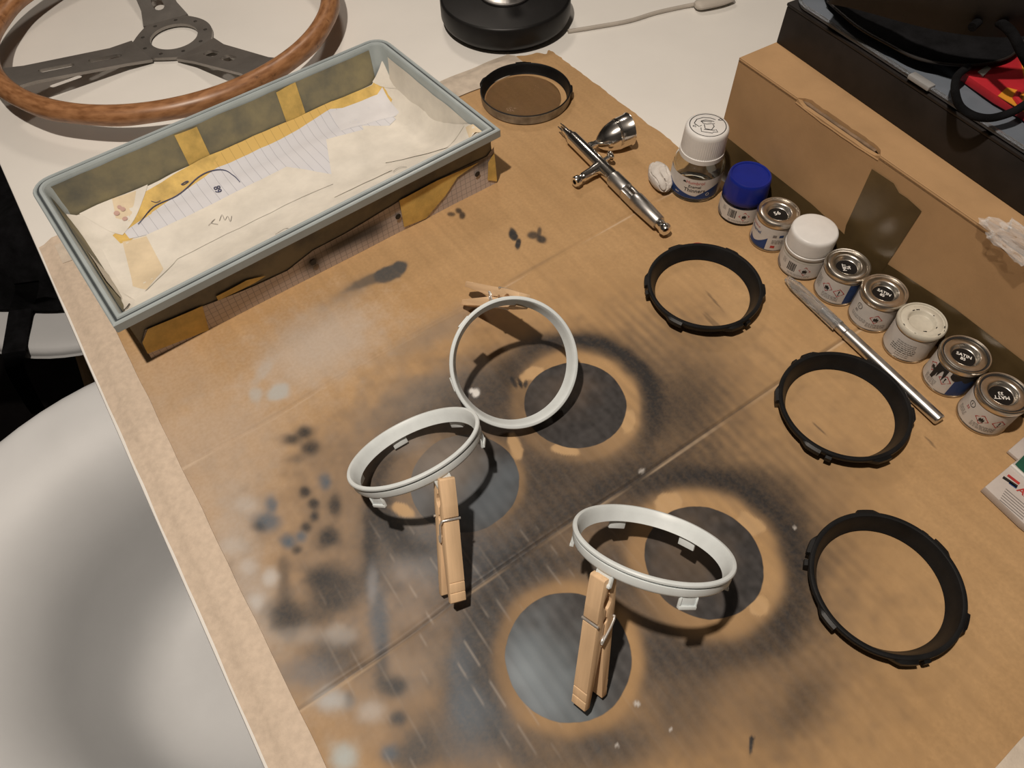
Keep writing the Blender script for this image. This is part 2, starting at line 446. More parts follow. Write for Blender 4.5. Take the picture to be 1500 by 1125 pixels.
strap = [U(40, 415, -205), U(38, 432, -240), U(31, 455, -272), U(27, 480, -275), U(23, 505, -275), U(21, 521, -278), U(24, 545, -330), U(45, 585, -470), U(58, 605, -560)]
st = spline(strap, 5); V = []; F = []
for i, p in enumerate(st):
    w = 14 if i < 26 else 12
    for s_ in (-1, 1):
        for dz in (0, 2.2): V.append((p[0] + s_ * w, p[1] + s_ * 2, p[2] + dz))
for i in range(len(st) - 1):
    a = 4 * i; b = a + 4
    for q in ((0, 2, 3, 1),): F.append((a + 0, a + 2, b + 2, b + 0)); F.append((a + 1, a + 3, b + 3, b + 1)); F.append((a, a + 1, b + 1, b)); F.append((a + 2, a + 3, b + 3, b + 2))
MB().add(V, F).build('strap', M['black_cloth'], bagc, world=True)
0 and MB().tube(ell(0, 0, 8, 8, 20) and [(p[0], p[1], 0) for p in ell(0, 0, 8, 8, 20)], 1.5, 8, closed=True, T=lambda p: tuple(np.array([p[0], p[1], p[2]]) + U(40, 434, -230))).build('strap_ring', M['wire'], bagc, world=True)

# ------------------------------------------------------------------ cardboard sheet with sprayed paint
DISCS = [(44.3, 272.5), (-33.5, 214.5), (114.1, 154.9), (26.7, 101.8)]     # masked discs: beside upright ring, under left ring, under right ring, under pin
DR = 36.0
u0, u1, v0, v1 = -75.0, 435.6, -118.0, 583.0
STEP = 1.2
nu = int((u1 - u0) / STEP); nv = int((v1 - v0) / STEP)
uu = np.linspace(u0, u1, nu + 1); vv = np.linspace(v0, v1, nv + 1)
GU, GV = np.meshgrid(uu, vv)
rng = np.random.RandomState(4)
def vnoise(x, y, cell, seed):
    """smooth value noise on a lattice, -1..1"""
    r = np.random.RandomState(seed).rand(256, 256) * 2 - 1
    fx = x / cell; fy = y / cell
    ix = np.floor(fx).astype(int); iy = np.floor(fy).astype(int); tx = fx - ix; ty = fy - iy
    tx = tx * tx * (3 - 2 * tx); ty = ty * ty * (3 - 2 * ty)
    g = lambda a, b: r[a % 256, b % 256]
    return (g(ix, iy) * (1 - tx) * (1 - ty) + g(ix + 1, iy) * tx * (1 - ty) + g(ix, iy + 1) * (1 - tx) * ty + g(ix + 1, iy + 1) * tx * ty)
# uneven edges: right edge torn, back edge a little wavy
edge_r = .9 * vnoise(GV[:, -1], GV[:, -1] * 0, 22, 3) + .7 * vnoise(GV[:, -1], GV[:, -1] * 0 + 9, 5, 5)
sh = np.clip((GU - (u1 - 30)) / 30, 0, 1)
PU = GU + sh * edge_r[:, None]
edge_b = 2.0 * vnoise(GU[-1], GU[-1] * 0, 25, 8) + 1.2 * vnoise(GU[-1], GU[-1] * 0 + 4, 6, 9)
sv = np.clip((GV - (v1 - 30)) / 30, 0, 1)
PV = GV + sv * edge_b[None, :]
# torn far corner and rounded left corner
cr = np.clip((PU - 400) / 40, 0, 1) * np.clip((PV - 552) / 31, 0, 1)
PV = PV - cr * 14 * (1 + .5 * vnoise(PU, PV, 7, 12))
cl = np.clip((-55 - PU) / 20, 0, 1) * np.clip((PV - 560) / 23, 0, 1)
PV = PV - cl * 12; PU = PU + cl * 4
PX = PU * E2[0] + PV * E1[0]; PY = PU * E2[1] + PV * E1[1]
# relief: two transverse creases, flute ripple, gentle waviness
def crease(v, c, w, d): return -d * np.exp(-((v - c) / w) ** 2) + .45 * d * np.exp(-((v - c - 2.6 * w) / (1.5 * w)) ** 2)
wob = 1.6 * vnoise(PU, PU * 0, 60, 21)
PZ = (crease(PV, 133.5 + wob, 1.0, 1.1) + crease(PV, 318 + .028 * (PU + 63) + wob, 1.1, .9)) * np.clip((PU + 58) / 12, 0, 1)
PZ += .06 * np.sin(2 * np.pi * PU / 7.6 + vnoise(PU, PV, 80, 5)) * (.5 + .5 * vnoise(PU, PV, 70, 15))
PZ += .35 * vnoise(PU, PV, 130, 31)
PZ = np.where(PU > 425, PZ + .6 * vnoise(PU, PV, 14, 41), PZ)

col = np.zeros(PX.shape + (3,)); alp = np.zeros(PX.shape)
col[:] = (.03, .027, .026)
def over(c, a):
    """composite a layer of paint on what is there"""
    global col, alp
    a = np.clip(a, 0, 1); na = a + alp * (1 - a)
    w = np.where(na > 1e-5, a / np.maximum(na, 1e-5), 0)[..., None]
    col = col * (1 - w) + np.array(c) * w; alp = na
def blob(px, py, rx, ry, a, c, rot=0.0, soft=1.0, z=0):
    """soft spray spot; centre and radii read in pixels, laid on the sheet in mm"""
    ctr = U(px, py); ax = (U(px + math.cos(rot) * rx, py + math.sin(rot) * rx) - ctr)[:2]; ay = (U(px - math.sin(rot) * ry, py + math.cos(rot) * ry) - ctr)[:2]
    A = np.linalg.inv(np.array([[ax[0], ay[0]], [ax[1], ay[1]]]))
    dx = PX - ctr[0]; dy = PY - ctr[1]
    q = np.sqrt((A[0, 0] * dx + A[0, 1] * dy) ** 2 + (A[1, 0] * dx + A[1, 1] * dy) ** 2)
    q = q * (1 + .18 * vnoise(PX, PY, 9, int(px) % 97) + .10 * vnoise(PX, PY, 3.5, int(py) % 89))
    if soft >= 1: m = np.exp(-(q ** 2.6) * .95)
    else: m = 1 / (1 + np.exp(np.clip((q - 1) / (soft * .25), -40, 40)))
    over(c, a * m)
def spray_line(pts, r, a, c):
    for p in spline([(*p, 0) for p in pts], 6): blob(p[0], p[1], r, r, a, c)
BLK = (.022, .020, .020); BLU = (.085, .11, .14); GRY = (.17, .16, .15); WHT = (.50, .47, .44); CLN = (.52, .31, .14)
# wide pale overspray; the spot by the left tape also paints in missing brightness
blob(300, 660, 130, 90, .22, WHT, -.5); blob(230, 560, 90, 60, .12, WHT, -.5); blob(330, 860, 60, 160, .2, WHT, -.5)
blob(470, 505, 95, 55, .38, WHT, -.4); blob(520, 700, 200, 120, .14, (.36, .31, .27), -.5); blob(490, 900, 110, 150, .16, (.36, .31, .27), -.3)
blob(640, 850, 120, 80, .30, (.33, .31, .30), -.5); blob(620, 980, 70, 40, .22, (.40, .35, .30), -.3); blob(560, 1070, 120, 70, .12, (.34, .30, .27)); blob(350, 760, 40, 70, .22, WHT); blob(380, 880, 25, 70, .25, WHT, -.4)
# brown-black mist over the whole spraying area
MIST = (.055, .045, .040)
for b in [(760, 690, 300, 190, .50, MIST, -.4), (980, 900, 260, 200, .46, MIST, .2), (740, 990, 200, 150, .34, MIST, 0), (1010, 560, 110, 90, .25, MIST, .6), (1150, 760, 110, 130, .25, MIST, .5), (640, 600, 160, 60, .25, MIST, -.5), (1180, 990, 60, 110, .2, MIST, .5)]:
    blob(*b)
# broad dark clouds between the masked discs
for b in [(640, 575, 100, 34, .38, GRY, -.35), (700, 610, 70, 50, .45, BLK, 0), (730, 560, 70, 40, .40, BLK, -.3), (650, 480, 80, 18, .30, GRY, -.5), (790, 700, 90, 40, .45, BLK, -.3),
          (720, 770, 110, 45, .35, BLK, -.5), (880, 720, 80, 22, .45, BLK, -.5), (800, 775, 120, 16, .40, BLK, -.58), (960, 690, 90, 28, .42, BLK, -.35), (1000, 600, 50, 60, .42, BLK, .4),
          (770, 840, 50, 40, .35, BLK, 0), (700, 880, 60, 50, .40, BLK, .2), (720, 960, 36, 90, .48, BLK, .1), (690, 1010, 46, 70, .55, BLK, .2), (640, 1090, 70, 40, .40, BLK, 0),
          (560, 800, 30, 60, .45, BLK, 0), (590, 770, 60, 40, .30, GRY, 0), (650, 780, 70, 30, .32, BLU, 0), (690, 830, 60, 30, .30, BLU, -.4), (700, 1080, 60, 60, .32, BLU, 0),
          (900, 1020, 30, 90, .50, BLK, .55), (960, 960, 70, 40, .48, BLK, -.2), (1060, 960, 70, 26, .42, BLK, -.2), (870, 1085, 90, 30, .55, BLK, .1), (1150, 900, 50, 40, .45, BLK, 0), (1130, 930, 40, 36, .35, BLK, 0),
          (1165, 800, 34, 70, .48, BLK, 0), (1120, 720, 60, 30, .50, BLK, .5), (1040, 700, 70, 22, .45, BLK, 0), (1170, 1040, 30, 60, .34, BLK, .55), (1010, 1020, 40, 70, .30, BLK, .4), (900, 860, 30, 40, .30, BLK, 0)]:
    blob(b[0], b[1], b[2], b[3], b[4], b[5], b[6])
# dark halo and clean band around every disc (the ring that masked it kept the sheet clean)
for i, (dx, dy) in enumerate(DISCS):
    d = np.hypot(PX - dx, PY - dy); ang = np.arctan2(PY - dy, PX - dx)
    d = d * (1 + .03 * vnoise(PX, PY, 12, 60 + i))
    halo = np.exp(-((d - 57) / 8.5) ** 2)
    side = [.35 + .55 * np.clip(np.cos(ang - .9), -.4, 1), .30 + .35 * np.cos(ang + 2.4), .30 + .30 * np.cos(ang - .9), .35 + .25 * np.cos(ang - 3.0)][i]
    over(BLK, np.clip(side * 1.25, 0, 1) * halo * .95)
    clean = 1 / (1 + np.exp((d - [46.5, 40.5, 47.5, 43.5][i]) / [1.1, 1.5, 1.8, 1.6][i]))
    keep = [.62 + .38 * np.cos(ang - .7), .12 + .45 * np.clip(np.cos(ang - .1), 0, 1) ** 2, .82 + .18 * np.cos(ang - .5), .74 + .2 * np.cos(ang)][i]
    alp = alp * (1 - np.clip(keep, 0, 1) * clean)
# clean marks left by the ring's lugs
for (px, py, rx, ry, ro) in [(780, 548, 17, 9, -.4), (920, 617, 9, 17, .25), (828, 660, 20, 8, .15), (755, 655, 9, 20, -.45), (592, 747, 18, 9, .5), (978, 737, 19, 15, 0), (1098, 766, 22, 14, .5), (1110, 888, 14, 16, 0)]:
    ctr = U(px, py); ax = (U(px + math.cos(ro) * rx, py + math.sin(ro) * rx) - ctr)[:2]; ay = (U(px - math.sin(ro) * ry, py + math.cos(ro) * ry) - ctr)[:2]
    A = np.linalg.inv(np.array([[ax[0], ay[0]], [ax[1], ay[1]]])); dx = PX - ctr[0]; dy = PY - ctr[1]
    q = np.sqrt((A[0, 0] * dx + A[0, 1] * dy) ** 2 + (A[1, 0] * dx + A[1, 1] * dy) ** 2) * (1 + .28 * vnoise(PX, PY, 7, 71) + .12 * vnoise(PX, PY, 3, 72))
    m = 1 / (1 + np.exp(np.clip((q - 1) / .06, -40, 40))); over((.50, .325, .165), .85 * m)
# test spots at the left
for b in [(428, 644, 13, 9, .7, BLK), (446, 634, 13, 10, .8, BLK), (455, 656, 15, 11, .75, BLK), (436, 672, 16, 8, .3, BLK), (477, 706, 9, 12, .7, BLU), (447, 720, 8, 8, .85, BLK), (459, 738, 8, 8, .85, BLK),
          (461, 757, 7, 9, .75, BLK), (449, 773, 8, 8, .75, BLK), (441, 786, 7, 7, .7, BLU), (422, 794, 12, 10, .8, BLU), (435, 806, 8, 7, .65, BLK), (491, 741, 10, 16, .75, BLK), (480, 787, 16, 14, .85, BLK),
          (398, 740, 10, 14, .7, BLU), (390, 764, 18, 14, .75, BLU), (380, 772, 10, 8, .5, BLK), (470, 846, 24, 18, .75, BLK), (495, 862, 42, 32, .70, BLK), (485, 885, 30, 18, .55, BLK), (418, 905, 24, 30, .72, BLK), (440, 905, 40, 16, .45, BLK),
          (416, 850, 10, 40, .40, BLK), (492, 952, 46, 34, .60, BLK), (455, 985, 50, 26, .45, BLU), (580, 1006, 17, 14, .92, BLK), (566, 1000, 26, 16, .4, BLK), (583, 1052, 11, 10, .85, BLK), (571, 1104, 13, 11, .8, BLU), (600, 1110, 30, 18, .55, BLK), (620, 1090, 20, 20, .5, BLK),
          (542, 780, 10, 45, .62, BLK), (544, 840, 12, 50, .62, BLK), (555, 900, 13, 40, .60, BLU), (560, 945, 12, 26, .45, BLU), (512, 1025, 10, 14, .45, BLK), (560, 975, 9, 40, .4, BLK), (676, 980, 20, 60, .5, BLU), (690, 1040, 30, 30, .5, BLU)]:
    blob(*b)
for b in [(396, 846, 11, 13, .7, WHT), (375, 882, 11, 12, .7, WHT), (362, 740, 18, 12, .3, WHT), (340, 800, 24, 12, .3, WHT), (364, 830, 12, 12, .4, WHT), (484, 1026, 24, 16, .6, (.42, .44, .45)), (505, 1109, 20, 22, .7, (.40, .45, .45)),
          (543, 1040, 18, 16, .4, WHT), (496, 930, 24, 16, .35, WHT), (545, 860, 8, 30, .3, (.5, .5, .52)), (620, 830, 60, 22, .25, (.36, .36, .37)), (440, 930, 40, 14, .2, WHT), (590, 650, 40, 16, .15, WHT)]:
    blob(*b)
# worn paper along the two creases, fold highlight and dark groove painted in
over((.62, .47, .32), .6 * np.exp(-((PV - 132.0 - wob) / .75) ** 2) * np.clip(.55 + .8 * vnoise(PU, PV, 30, 52), 0, 1))
over((.05, .04, .035), .6 * np.exp(-((PV - 133.9 - wob) / .75) ** 2) * np.clip(.6 + .6 * vnoise(PU, PV, 40, 53), 0, 1))
over((.66, .52, .38), .5 * np.exp(-((PV - 316.4 - .028 * (PU + 63) - wob) / .8) ** 2) * np.clip(.5 + .8 * vnoise(PU, PV, 30, 54), 0, 1))
over((.10, .08, .06), .35 * np.exp(-((PV - 319 - .028 * (PU + 63) - wob) / 1.4) ** 2) * np.clip(.3 + .8 * vnoise(PU, PV, 60, 55), 0, 1))
# sharp scuffs and dabs
for b in [(408, 574, 17, 11, .75, (.42, .42, .40), -.5, .5), (374, 578, 10, 9, .5, (.42, .42, .40), -.5, .6), (385, 545, 20, 8, .3, (.42, .41, .39), -.9, .7), (545, 408, 38, 7, .5, (.08, .075, .07), -.45, .4), (572, 399, 26, 11, .85, (.085, .08, .076), -.45, .25), (586, 391, 9, 8, .8, (.085, .08, .076), 0, .25), (515, 425, 40, 10, .22, (.10, .095, .09), -.5, 1),
          (752, 344, 5, 9, .95, BLK, -.3, .35), (759, 357, 4, 8, .95, BLK, .2, .35), (780, 345, 8, 5, .7, BLK, 0, .5), (793, 351, 7, 5, .8, BLK, .3, .5), (790, 340, 3, 7, .6, BLK, .1, .5), (661, 314, 6, 3, .6, BLK, 0, .5), (672, 309, 5, 4, .7, BLK, .4, .5), (677, 316, 4, 5, .7, BLK, 0, .5),
          (752, 558, 3, 9, .75, BLK, -.5, .4), (762, 561, 3, 8, .85, BLK, -.3, .4), (770, 562, 3, 6, .7, BLK, .1, .4), (697, 576, 5, 6, .95, (.70, .69, .67), .4, .4), (690, 572, 5, 3, .9, (.70, .69, .67), 0, .4),
          (1100, 1092, 3, 12, .85, BLK, .1, .4), (1102, 1082, 4, 3, .8, BLK, 0, .4), (933, 1031, 5, 4, .8, WHT, .4, .4), (982, 1068, 2.4, 2.4, .9, WHT, 0, .4), (1164, 773, 2.2, 2.2, .8, WHT, 0, .4), (904, 1092, 2.4, 2.4, .8, WHT, 0, .4),
          (940, 690, 5, 2.5, .7, WHT, -.5, .4), (1040, 470, 14, 2, .35, BLK, .8, .6), (1046, 440, 16, 1.5, .4, BLK, .85, .6), (1050, 475, 20, 2, .3, BLK, .8, .6), (1200, 628, 14, 1.2, .45, BLK, .75, .5), (1363, 648, 10, 1.2, .4, BLK, .8, .5)]:
    blob(*b)
# spray caught on the flute ridges at the right of the clouds
rid = .5 + .5 * np.cos(2 * np.pi * (PU + 1.2 * vnoise(PU, PV, 60, 87)) / 8.2)
for (px, py, rr_, a_) in ((1000, 560, 60, .17), (1120, 690, 48, .17), (960, 470, 40, .10), (1190, 800, 36, .10)):
    q = U(px, py); over(MIST, a_ * rid * np.exp(-((PX - q[0]) ** 2 + (PY - q[1]) ** 2) / rr_ ** 2) * (.75 + .5 * vnoise(PU, PV, 25, 86)))
# pale scuffing along the flutes where paint was rubbed
fl_ = np.exp(-((((PU + .8 * vnoise(PU, PV, 90, 88)) / 9.4) % 1 - .5) / .045) ** 2)
zone = np.exp(-(((PX + 30) / 75) ** 2 + ((PY - 120) / 85) ** 2))
over((.46, .40, .34), fl_ * zone * np.clip(-.05 + .9 * vnoise(PU * 3, PV, 9, 90), 0, .34))
# inside the masked discs: black coats with a dusting of grey and bare patches
dcol = np.zeros(PX.shape + (3,)); dcol[:] = np.array((.036, .033, .033)) * (1 + .35 * vnoise(PX, PY, 5, 77) + .25 * vnoise(PX, PY, 2.4, 78))[..., None]
def dmix(m, c):
    global dcol
    m = np.clip(m, 0, 1)[..., None]; dcol = dcol * (1 - m) + np.array(c) * m
def dspot(px, py, r, a, c):
    q = U(px, py); dmix(a * np.exp(-(((PX - q[0]) ** 2 + (PY - q[1]) ** 2) / r ** 2) * (1 + .5 * vnoise(PX, PY, 7, 45))), c)
for s_ in [(842, 568, 13, .45, (.16, .11, .075)), (800, 588, 16, .3, (.10, .075, .055)), (1005, 800, 20, .55, (.17, .115, .07)), (985, 850, 14, .35, (.12, .08, .05)), (1040, 830, 12, .3, (.10, .075, .05)),
           (650, 680, 28, .75, (.25, .21, .175)), (610, 650, 20, .4, (.17, .14, .12)), (725, 720, 18, .75, (.085, .105, .125)), (745, 690, 12, .65, (.085, .105, .125)), (700, 745, 14, .65, (.085, .105, .125)), (610, 730, 14, .7, (.13, .14, .152)), (590, 690, 8, .5, (.13, .14, .152)),
           (772, 985, 17, .9, (.24, .285, .325)), (800, 1030, 16, .75, (.18, .22, .255)), (800, 900, 14, .3, (.09, .096, .105)), (850, 1048, 16, .55, (.12, .155, .18)), (762, 940, 12, .55, (.15, .185, .215)), (810, 970, 20, .5, (.11, .14, .16)), (890, 940, 14, .25, (.08, .08, .08))]:
    dspot(*s_)
dmix(.35 * np.exp(-((((PU + .8 * vnoise(PU, PV, 90, 88)) / 7.6) % 1 - .5) / .10) ** 2) * (.5 + .5 * vnoise(PU, PV, 20, 7)) * .45, (.09, .088, .088))

alp = 1 - (1 - np.clip(alp, 0, 1)) ** 1.7
V = np.stack([PX, PY, PZ], -1).reshape(-1, 3)
cbo = thing('cardboard_sheet', 'flattened brown corrugated cardboard sheet stained with black and grey spray paint', 'cardboard', (*UV(180, 230)[:2], -4))
me = bpy.data.meshes.new('face_sheet')
W_ = nu + 1
ii, jj = np.meshgrid(np.arange(nu), np.arange(nv)); a_ = (jj * W_ + ii).ravel()
F = np.stack([a_, a_ + 1, a_ + W_ + 1, a_ + W_], -1)
me.from_pydata(((V - ORIG[cbo.name]) * MM).tolist(), [], F.tolist())
for nm, c3, a1 in (('spray', col, alp), ('disc', dcol, np.ones_like(alp))):
    at = me.color_attributes.new(nm, 'FLOAT_COLOR', 'POINT')
    at.data.foreach_set('color', np.concatenate([c3.reshape(-1, 3), a1.reshape(-1, 1)], 1).astype(np.float32).ravel())
me.polygons.foreach_set('use_smooth', [True] * len(me.polygons))

m, nt, p = newmat('sprayed_corrugated_cardboard')
L = nt.links.new
tc = N(nt, 'ShaderNodeTexCoord')
mp = N(nt, 'ShaderNodeMapping'); L(tc.outputs['Object'], mp.inputs['Vector'])
mp.inputs['Rotation'].default_value = (0, 0, -math.atan2(E2[1], E2[0]))      # x runs across the flutes
n1 = N(nt, 'ShaderNodeTexNoise', Scale=9.0, Detail=6.0, Roughness=.6); L(mp.outputs[0], n1.inputs['Vector'])
n2 = N(nt, 'ShaderNodeTexNoise', Scale=420.0, Detail=3.0); L(mp.outputs[0], n2.inputs['Vector'])
st_ = N(nt, 'ShaderNodeMapping'); st_.inputs['Scale'].default_value = (130, 9, 1); L(mp.outputs[0], st_.inputs['Vector'])
n3 = N(nt, 'ShaderNodeTexNoise', Scale=1.0, Detail=4.0); L(st_.outputs[0], n3.inputs['Vector'])
cr_ = N(nt, 'ShaderNodeValToRGB'); cr_.color_ramp.elements[0].position = .3; cr_.color_ramp.elements[0].color = (.405, .247, .113, 1); cr_.color_ramp.elements[1].position = .7; cr_.color_ramp.elements[1].color = (.490, .310, .152, 1)
L(n1.outputs[0], cr_.inputs[0])
mf = N(nt, 'ShaderNodeMix'); mf.data_type = 'RGBA'; mf.blend_type = 'MULTIPLY'; mf.inputs[0].default_value = .35
L(cr_.outputs[0], mf.inputs[6])
r3 = N(nt, 'ShaderNodeMapRange'); r3.inputs[1].default_value = .25; r3.inputs[2].default_value = .75; r3.inputs[3].default_value = .72; r3.inputs[4].default_value = 1.12; L(n3.outputs[0], r3.inputs[0])
r2_ = N(nt, 'ShaderNodeMapRange'); r2_.inputs[1].default_value = .3; r2_.inputs[2].default_value = .7; r2_.inputs[3].default_value = .8; r2_.inputs[4].default_value = 1.15; L(n2.outputs[0], r2_.inputs[0])
mm_ = N(nt, 'ShaderNodeMath', operation='MULTIPLY'); L(r3.outputs[0], mm_.inputs[0]); L(r2_.outputs[0], mm_.inputs[1]); L(mm_.outputs[0], mf.inputs[7])
sp = N(nt, 'ShaderNodeAttribute', attribute_name='spray')
mx = N(nt, 'ShaderNodeMix'); mx.data_type = 'RGBA'; L(mf.outputs[2], mx.inputs[6]); L(sp.outputs['Color'], mx.inputs[7])
# grainy droplet edge of the spray
gr = N(nt, 'ShaderNodeMath', operation='SUBTRACT'); L(n2.outputs[0], gr.inputs[0]); gr.inputs[1].default_value = .5
gm = N(nt, 'ShaderNodeMath', operation='MULTIPLY_ADD'); L(gr.outputs[0], gm.inputs[0]); gm.inputs[1].default_value = .22; L(sp.outputs['Alpha'], gm.inputs[2]); gm.use_clamp = True
gz = N(nt, 'ShaderNodeMath', operation='GREATER_THAN'); L(sp.outputs['Alpha'], gz.inputs[0]); gz.inputs[1].default_value = .02
g2 = N(nt, 'ShaderNodeMath', operation='MULTIPLY'); L(gm.outputs[0], g2.inputs[0]); L(gz.outputs[0], g2.inputs[1]); L(g2.outputs[0], mx.inputs[0])
dm = None
org = ORIG[cbo.name]
nw = N(nt, 'ShaderNodeTexNoise', Scale=60.0, Detail=3.0); L(tc.outputs['Object'], nw.inputs['Vector'])
nw2 = N(nt, 'ShaderNodeMath', operation='MULTIPLY_ADD'); L(nw.outputs[0], nw2.inputs[0]); nw2.inputs[1].default_value = .0022; nw2.inputs[2].default_value = -.0011
for (dx, dy) in DISCS:
    vd = N(nt, 'ShaderNodeVectorMath', operation='DISTANCE'); L(tc.outputs['Object'], vd.inputs[0])
    vd.inputs[1].default_value = ((dx - org[0]) * MM, (dy - org[1]) * MM, (0 - org[2]) * MM)
    ad = N(nt, 'ShaderNodeMath', operation='ADD'); L(vd.outputs['Value'], ad.inputs[0]); L(nw2.outputs[0], ad.inputs[1])
    ms = N(nt, 'ShaderNodeMapRange'); ms.inputs[1].default_value = (DR + .35) * MM; ms.inputs[2].default_value = (DR - .35) * MM; L(ad.outputs[0], ms.inputs[0])
    if dm is None: dm = ms
    else:
        mxm = N(nt, 'ShaderNodeMath', operation='MAXIMUM'); L(dm.outputs[0], mxm.inputs[0]); L(ms.outputs[0], mxm.inputs[1]); dm = mxm
dc = N(nt, 'ShaderNodeAttribute', attribute_name='disc')
md_ = N(nt, 'ShaderNodeMix'); md_.data_type = 'RGBA'; L(dm.outputs[0], md_.inputs[0]); L(mx.outputs[2], md_.inputs[6]); L(dc.outputs['Color'], md_.inputs[7])
L(md_.outputs[2], p.inputs['Base Color'])
rr_ = N(nt, 'ShaderNodeMath', operation='MAXIMUM'); L(dm.outputs[0], rr_.inputs[0]); L(sp.outputs['Alpha'], rr_.inputs[1])
ro_ = N(nt, 'ShaderNodeMapRange'); ro_.inputs[3].default_value = .80; ro_.inputs[4].default_value = .52; L(rr_.outputs[0], ro_.inputs[0]); L(ro_.outputs[0], p.inputs['Roughness'])
p.inputs['Specular IOR Level'].default_value = .35
# flute relief
wv = N(nt, 'ShaderNodeTexWave', Scale=1.0, Distortion=.6); wv.bands_direction = 'X'; ws = N(nt, 'ShaderNodeMapping'); ws.inputs['Scale'].default_value = (42, 3, 1); L(mp.outputs[0], ws.inputs['Vector']); L(ws.outputs[0], wv.inputs['Vector'])
na = N(nt, 'ShaderNodeTexNoise', Scale=7.0, Detail=2.0); L(mp.outputs[0], na.inputs['Vector'])
wm = N(nt, 'ShaderNodeMath', operation='MULTIPLY'); L(wv.outputs['Fac'], wm.inputs[0]); L(na.outputs[0], wm.inputs[1])
ah = N(nt, 'ShaderNodeMath', operation='MULTIPLY_ADD'); L(n2.outputs[0], ah.inputs[0]); ah.inputs[1].default_value = .25; L(wm.outputs[0], ah.inputs[2])
bp = N(nt, 'ShaderNodeBump', Strength=.25, Distance=.0005); L(ah.outputs[0], bp.inputs['Height']); L(bp.outputs[0], p.inputs['Normal'])
M['cardboard'] = m
me.materials.append(m)
o = bpy.data.objects.new('face_sheet', me); COL.objects.link(o); o.parent = cbo
# edge and lower liner of the sheet
def border():
    idx = [(0, i) for i in range(nu + 1)] + [(j, nu) for j in range(1, nv + 1)] + [(nv, i) for i in range(nu - 1, -1, -1)] + [(j, 0) for j in range(nv - 1, 0, -1)]
    return [(PX[a], PY[a], PZ[a]) for a in idx]
B_ = border(); n = len(B_)
MB().add([(x, y, z) for x, y, z in B_] + [(x, y, -3.9) for x, y, z in B_], [(i, (i + 1) % n, n + (i + 1) % n, n + i) for i in range(n)] + [tuple(range(2 * n - 1, n - 1, -1))]).build('corrugated_edge', M['kraft'], cbo, world=True, smooth=False)

# ------------------------------------------------------------------ masking tape strips holding the sheet
def strip(name, label, rows, path, mt, thick=.35):
    """rows: cross-section [(across, z)], path: list of along positions with jitter; axes given by fn(a, l)"""
    pass
def tape_strip(label, fn, cross, l0, l1, mt, seed, jag=1.5, step=6):
    n = max(2, int(abs(l1 - l0) / step)); V = []; F = []; k = len(cross)
    for i in range(n + 1):
        l = l0 + (l1 - l0) * i / n
        for q, (a, z) in enumerate(cross):
            e = mnoise.noise(Vector((l * .03, q * 3.1 if q in (0, k - 1) else 0, seed))) * (jag if q in (0, k - 1) else .3)
            p_ = fn(a + e, l); V.append((p_[0], p_[1], z + .25 * max(0, mnoise.noise(Vector((l * .05, a * .2, seed + 4))))))
        for q, (a, z) in enumerate(cross[::-1]):
            p_ = fn(a + (mnoise.noise(Vector((l * .03, (k - 1 - q) * 3.1 if q in (0, k - 1) else 0, seed))) * (jag if q in (0, k - 1) else .3)), l); V.append((p_[0], p_[1], z - .15))
    K = 2 * k
    for i in range(n):
        for q in range(K):
            q2 = (q + 1) % K; F.append((i * K + q, i * K + q2, (i + 1) * K + q2, (i + 1) * K + q))
    F.append(tuple(range(K))); F.append(tuple(n * K + q for q in range(K)))
    c_ = fn(cross[len(cross) // 2][0], (l0 + l1) / 2)
    o_ = MB().add([(x - c_[0], y - c_[1], z) for x, y, z in V], F).build('masking_tape', mt, None, ang=60)
    o_.location = wl((c_[0], c_[1], 0)); tag(o_, label, 'tape', 'masking tape strips on the sheet edges'); return o_
tape_strip('long beige masking tape strip along the left table edge', lambda a, l: UV(a, l), [(-62, .75), (-68, .7), (-75.8, .8), (-79.5, -.9), (-84, -2.8), (-88.5, -3.6)], -118, 596, M['tape'], 2.0, .7)
tape_strip('pale tape strip on the back edge of the cardboard behind the grey tray', lambda a, l: UV(l, a), [(558, 1.2), (572, 1.2), (584, 1.1), (588, -.6), (592, -2.4), (597, -3.5)], -76, 398, M['tape_grey'], 5.0, 2.2)
tape_strip('tape strip on the near edge of the cardboard in the bottom right corner', lambda a, l: UV(l, a), [(-102, 1.0), (-110, 1.0), (-118.5, .9), (-122, -2), (-126, -3.5), (-134, -3.6)], 120, 440, M['tape_grey'], 9.0, 1.2)
# ------------------------------------------------------------------ grey tray with masked interior
TB = U(165, 478, 55); TDA = np.array([.802, .597]); TDA /= np.linalg.norm(TDA); TDB = np.array([-TDA[1], TDA[0]])
TL_, TW_ = 332.0, 186.0
def TT(p):
    q = TB[:2] + p[0] * TDA + p[1] * TDB; return (q[0], q[1], p[2])
def to_tray(w):
    d = np.array(w[:2]) - TB[:2]; return np.array([d @ TDA, d @ TDB])
def base_b(a): return 12.5 - 9.0 * min(1, max(0, a / 330))
def outline(d, near=.8, far=17.0, n=7):
    x0, x1, y0, y1 = d, TL_ - d, d, TW_ - d; o = []
    for (cx, cy, r, s) in ((x0, y0, max(near, .3), math.pi), (x1, y0, max(near, .3), 1.5 * math.pi), (x1, y1, max(far - d, 1.5), 0), (x0, y1, max(far - d, 1.5), .5 * math.pi)):
        ccx = cx + r if cx == x0 else cx - r; ccy = cy + r if cy == y0 else cy - r
        for k in range(n):
            a = s + .5 * math.pi * k / (n - 1); o.append((ccx + r * math.cos(a), ccy + r * math.sin(a)))
    return o
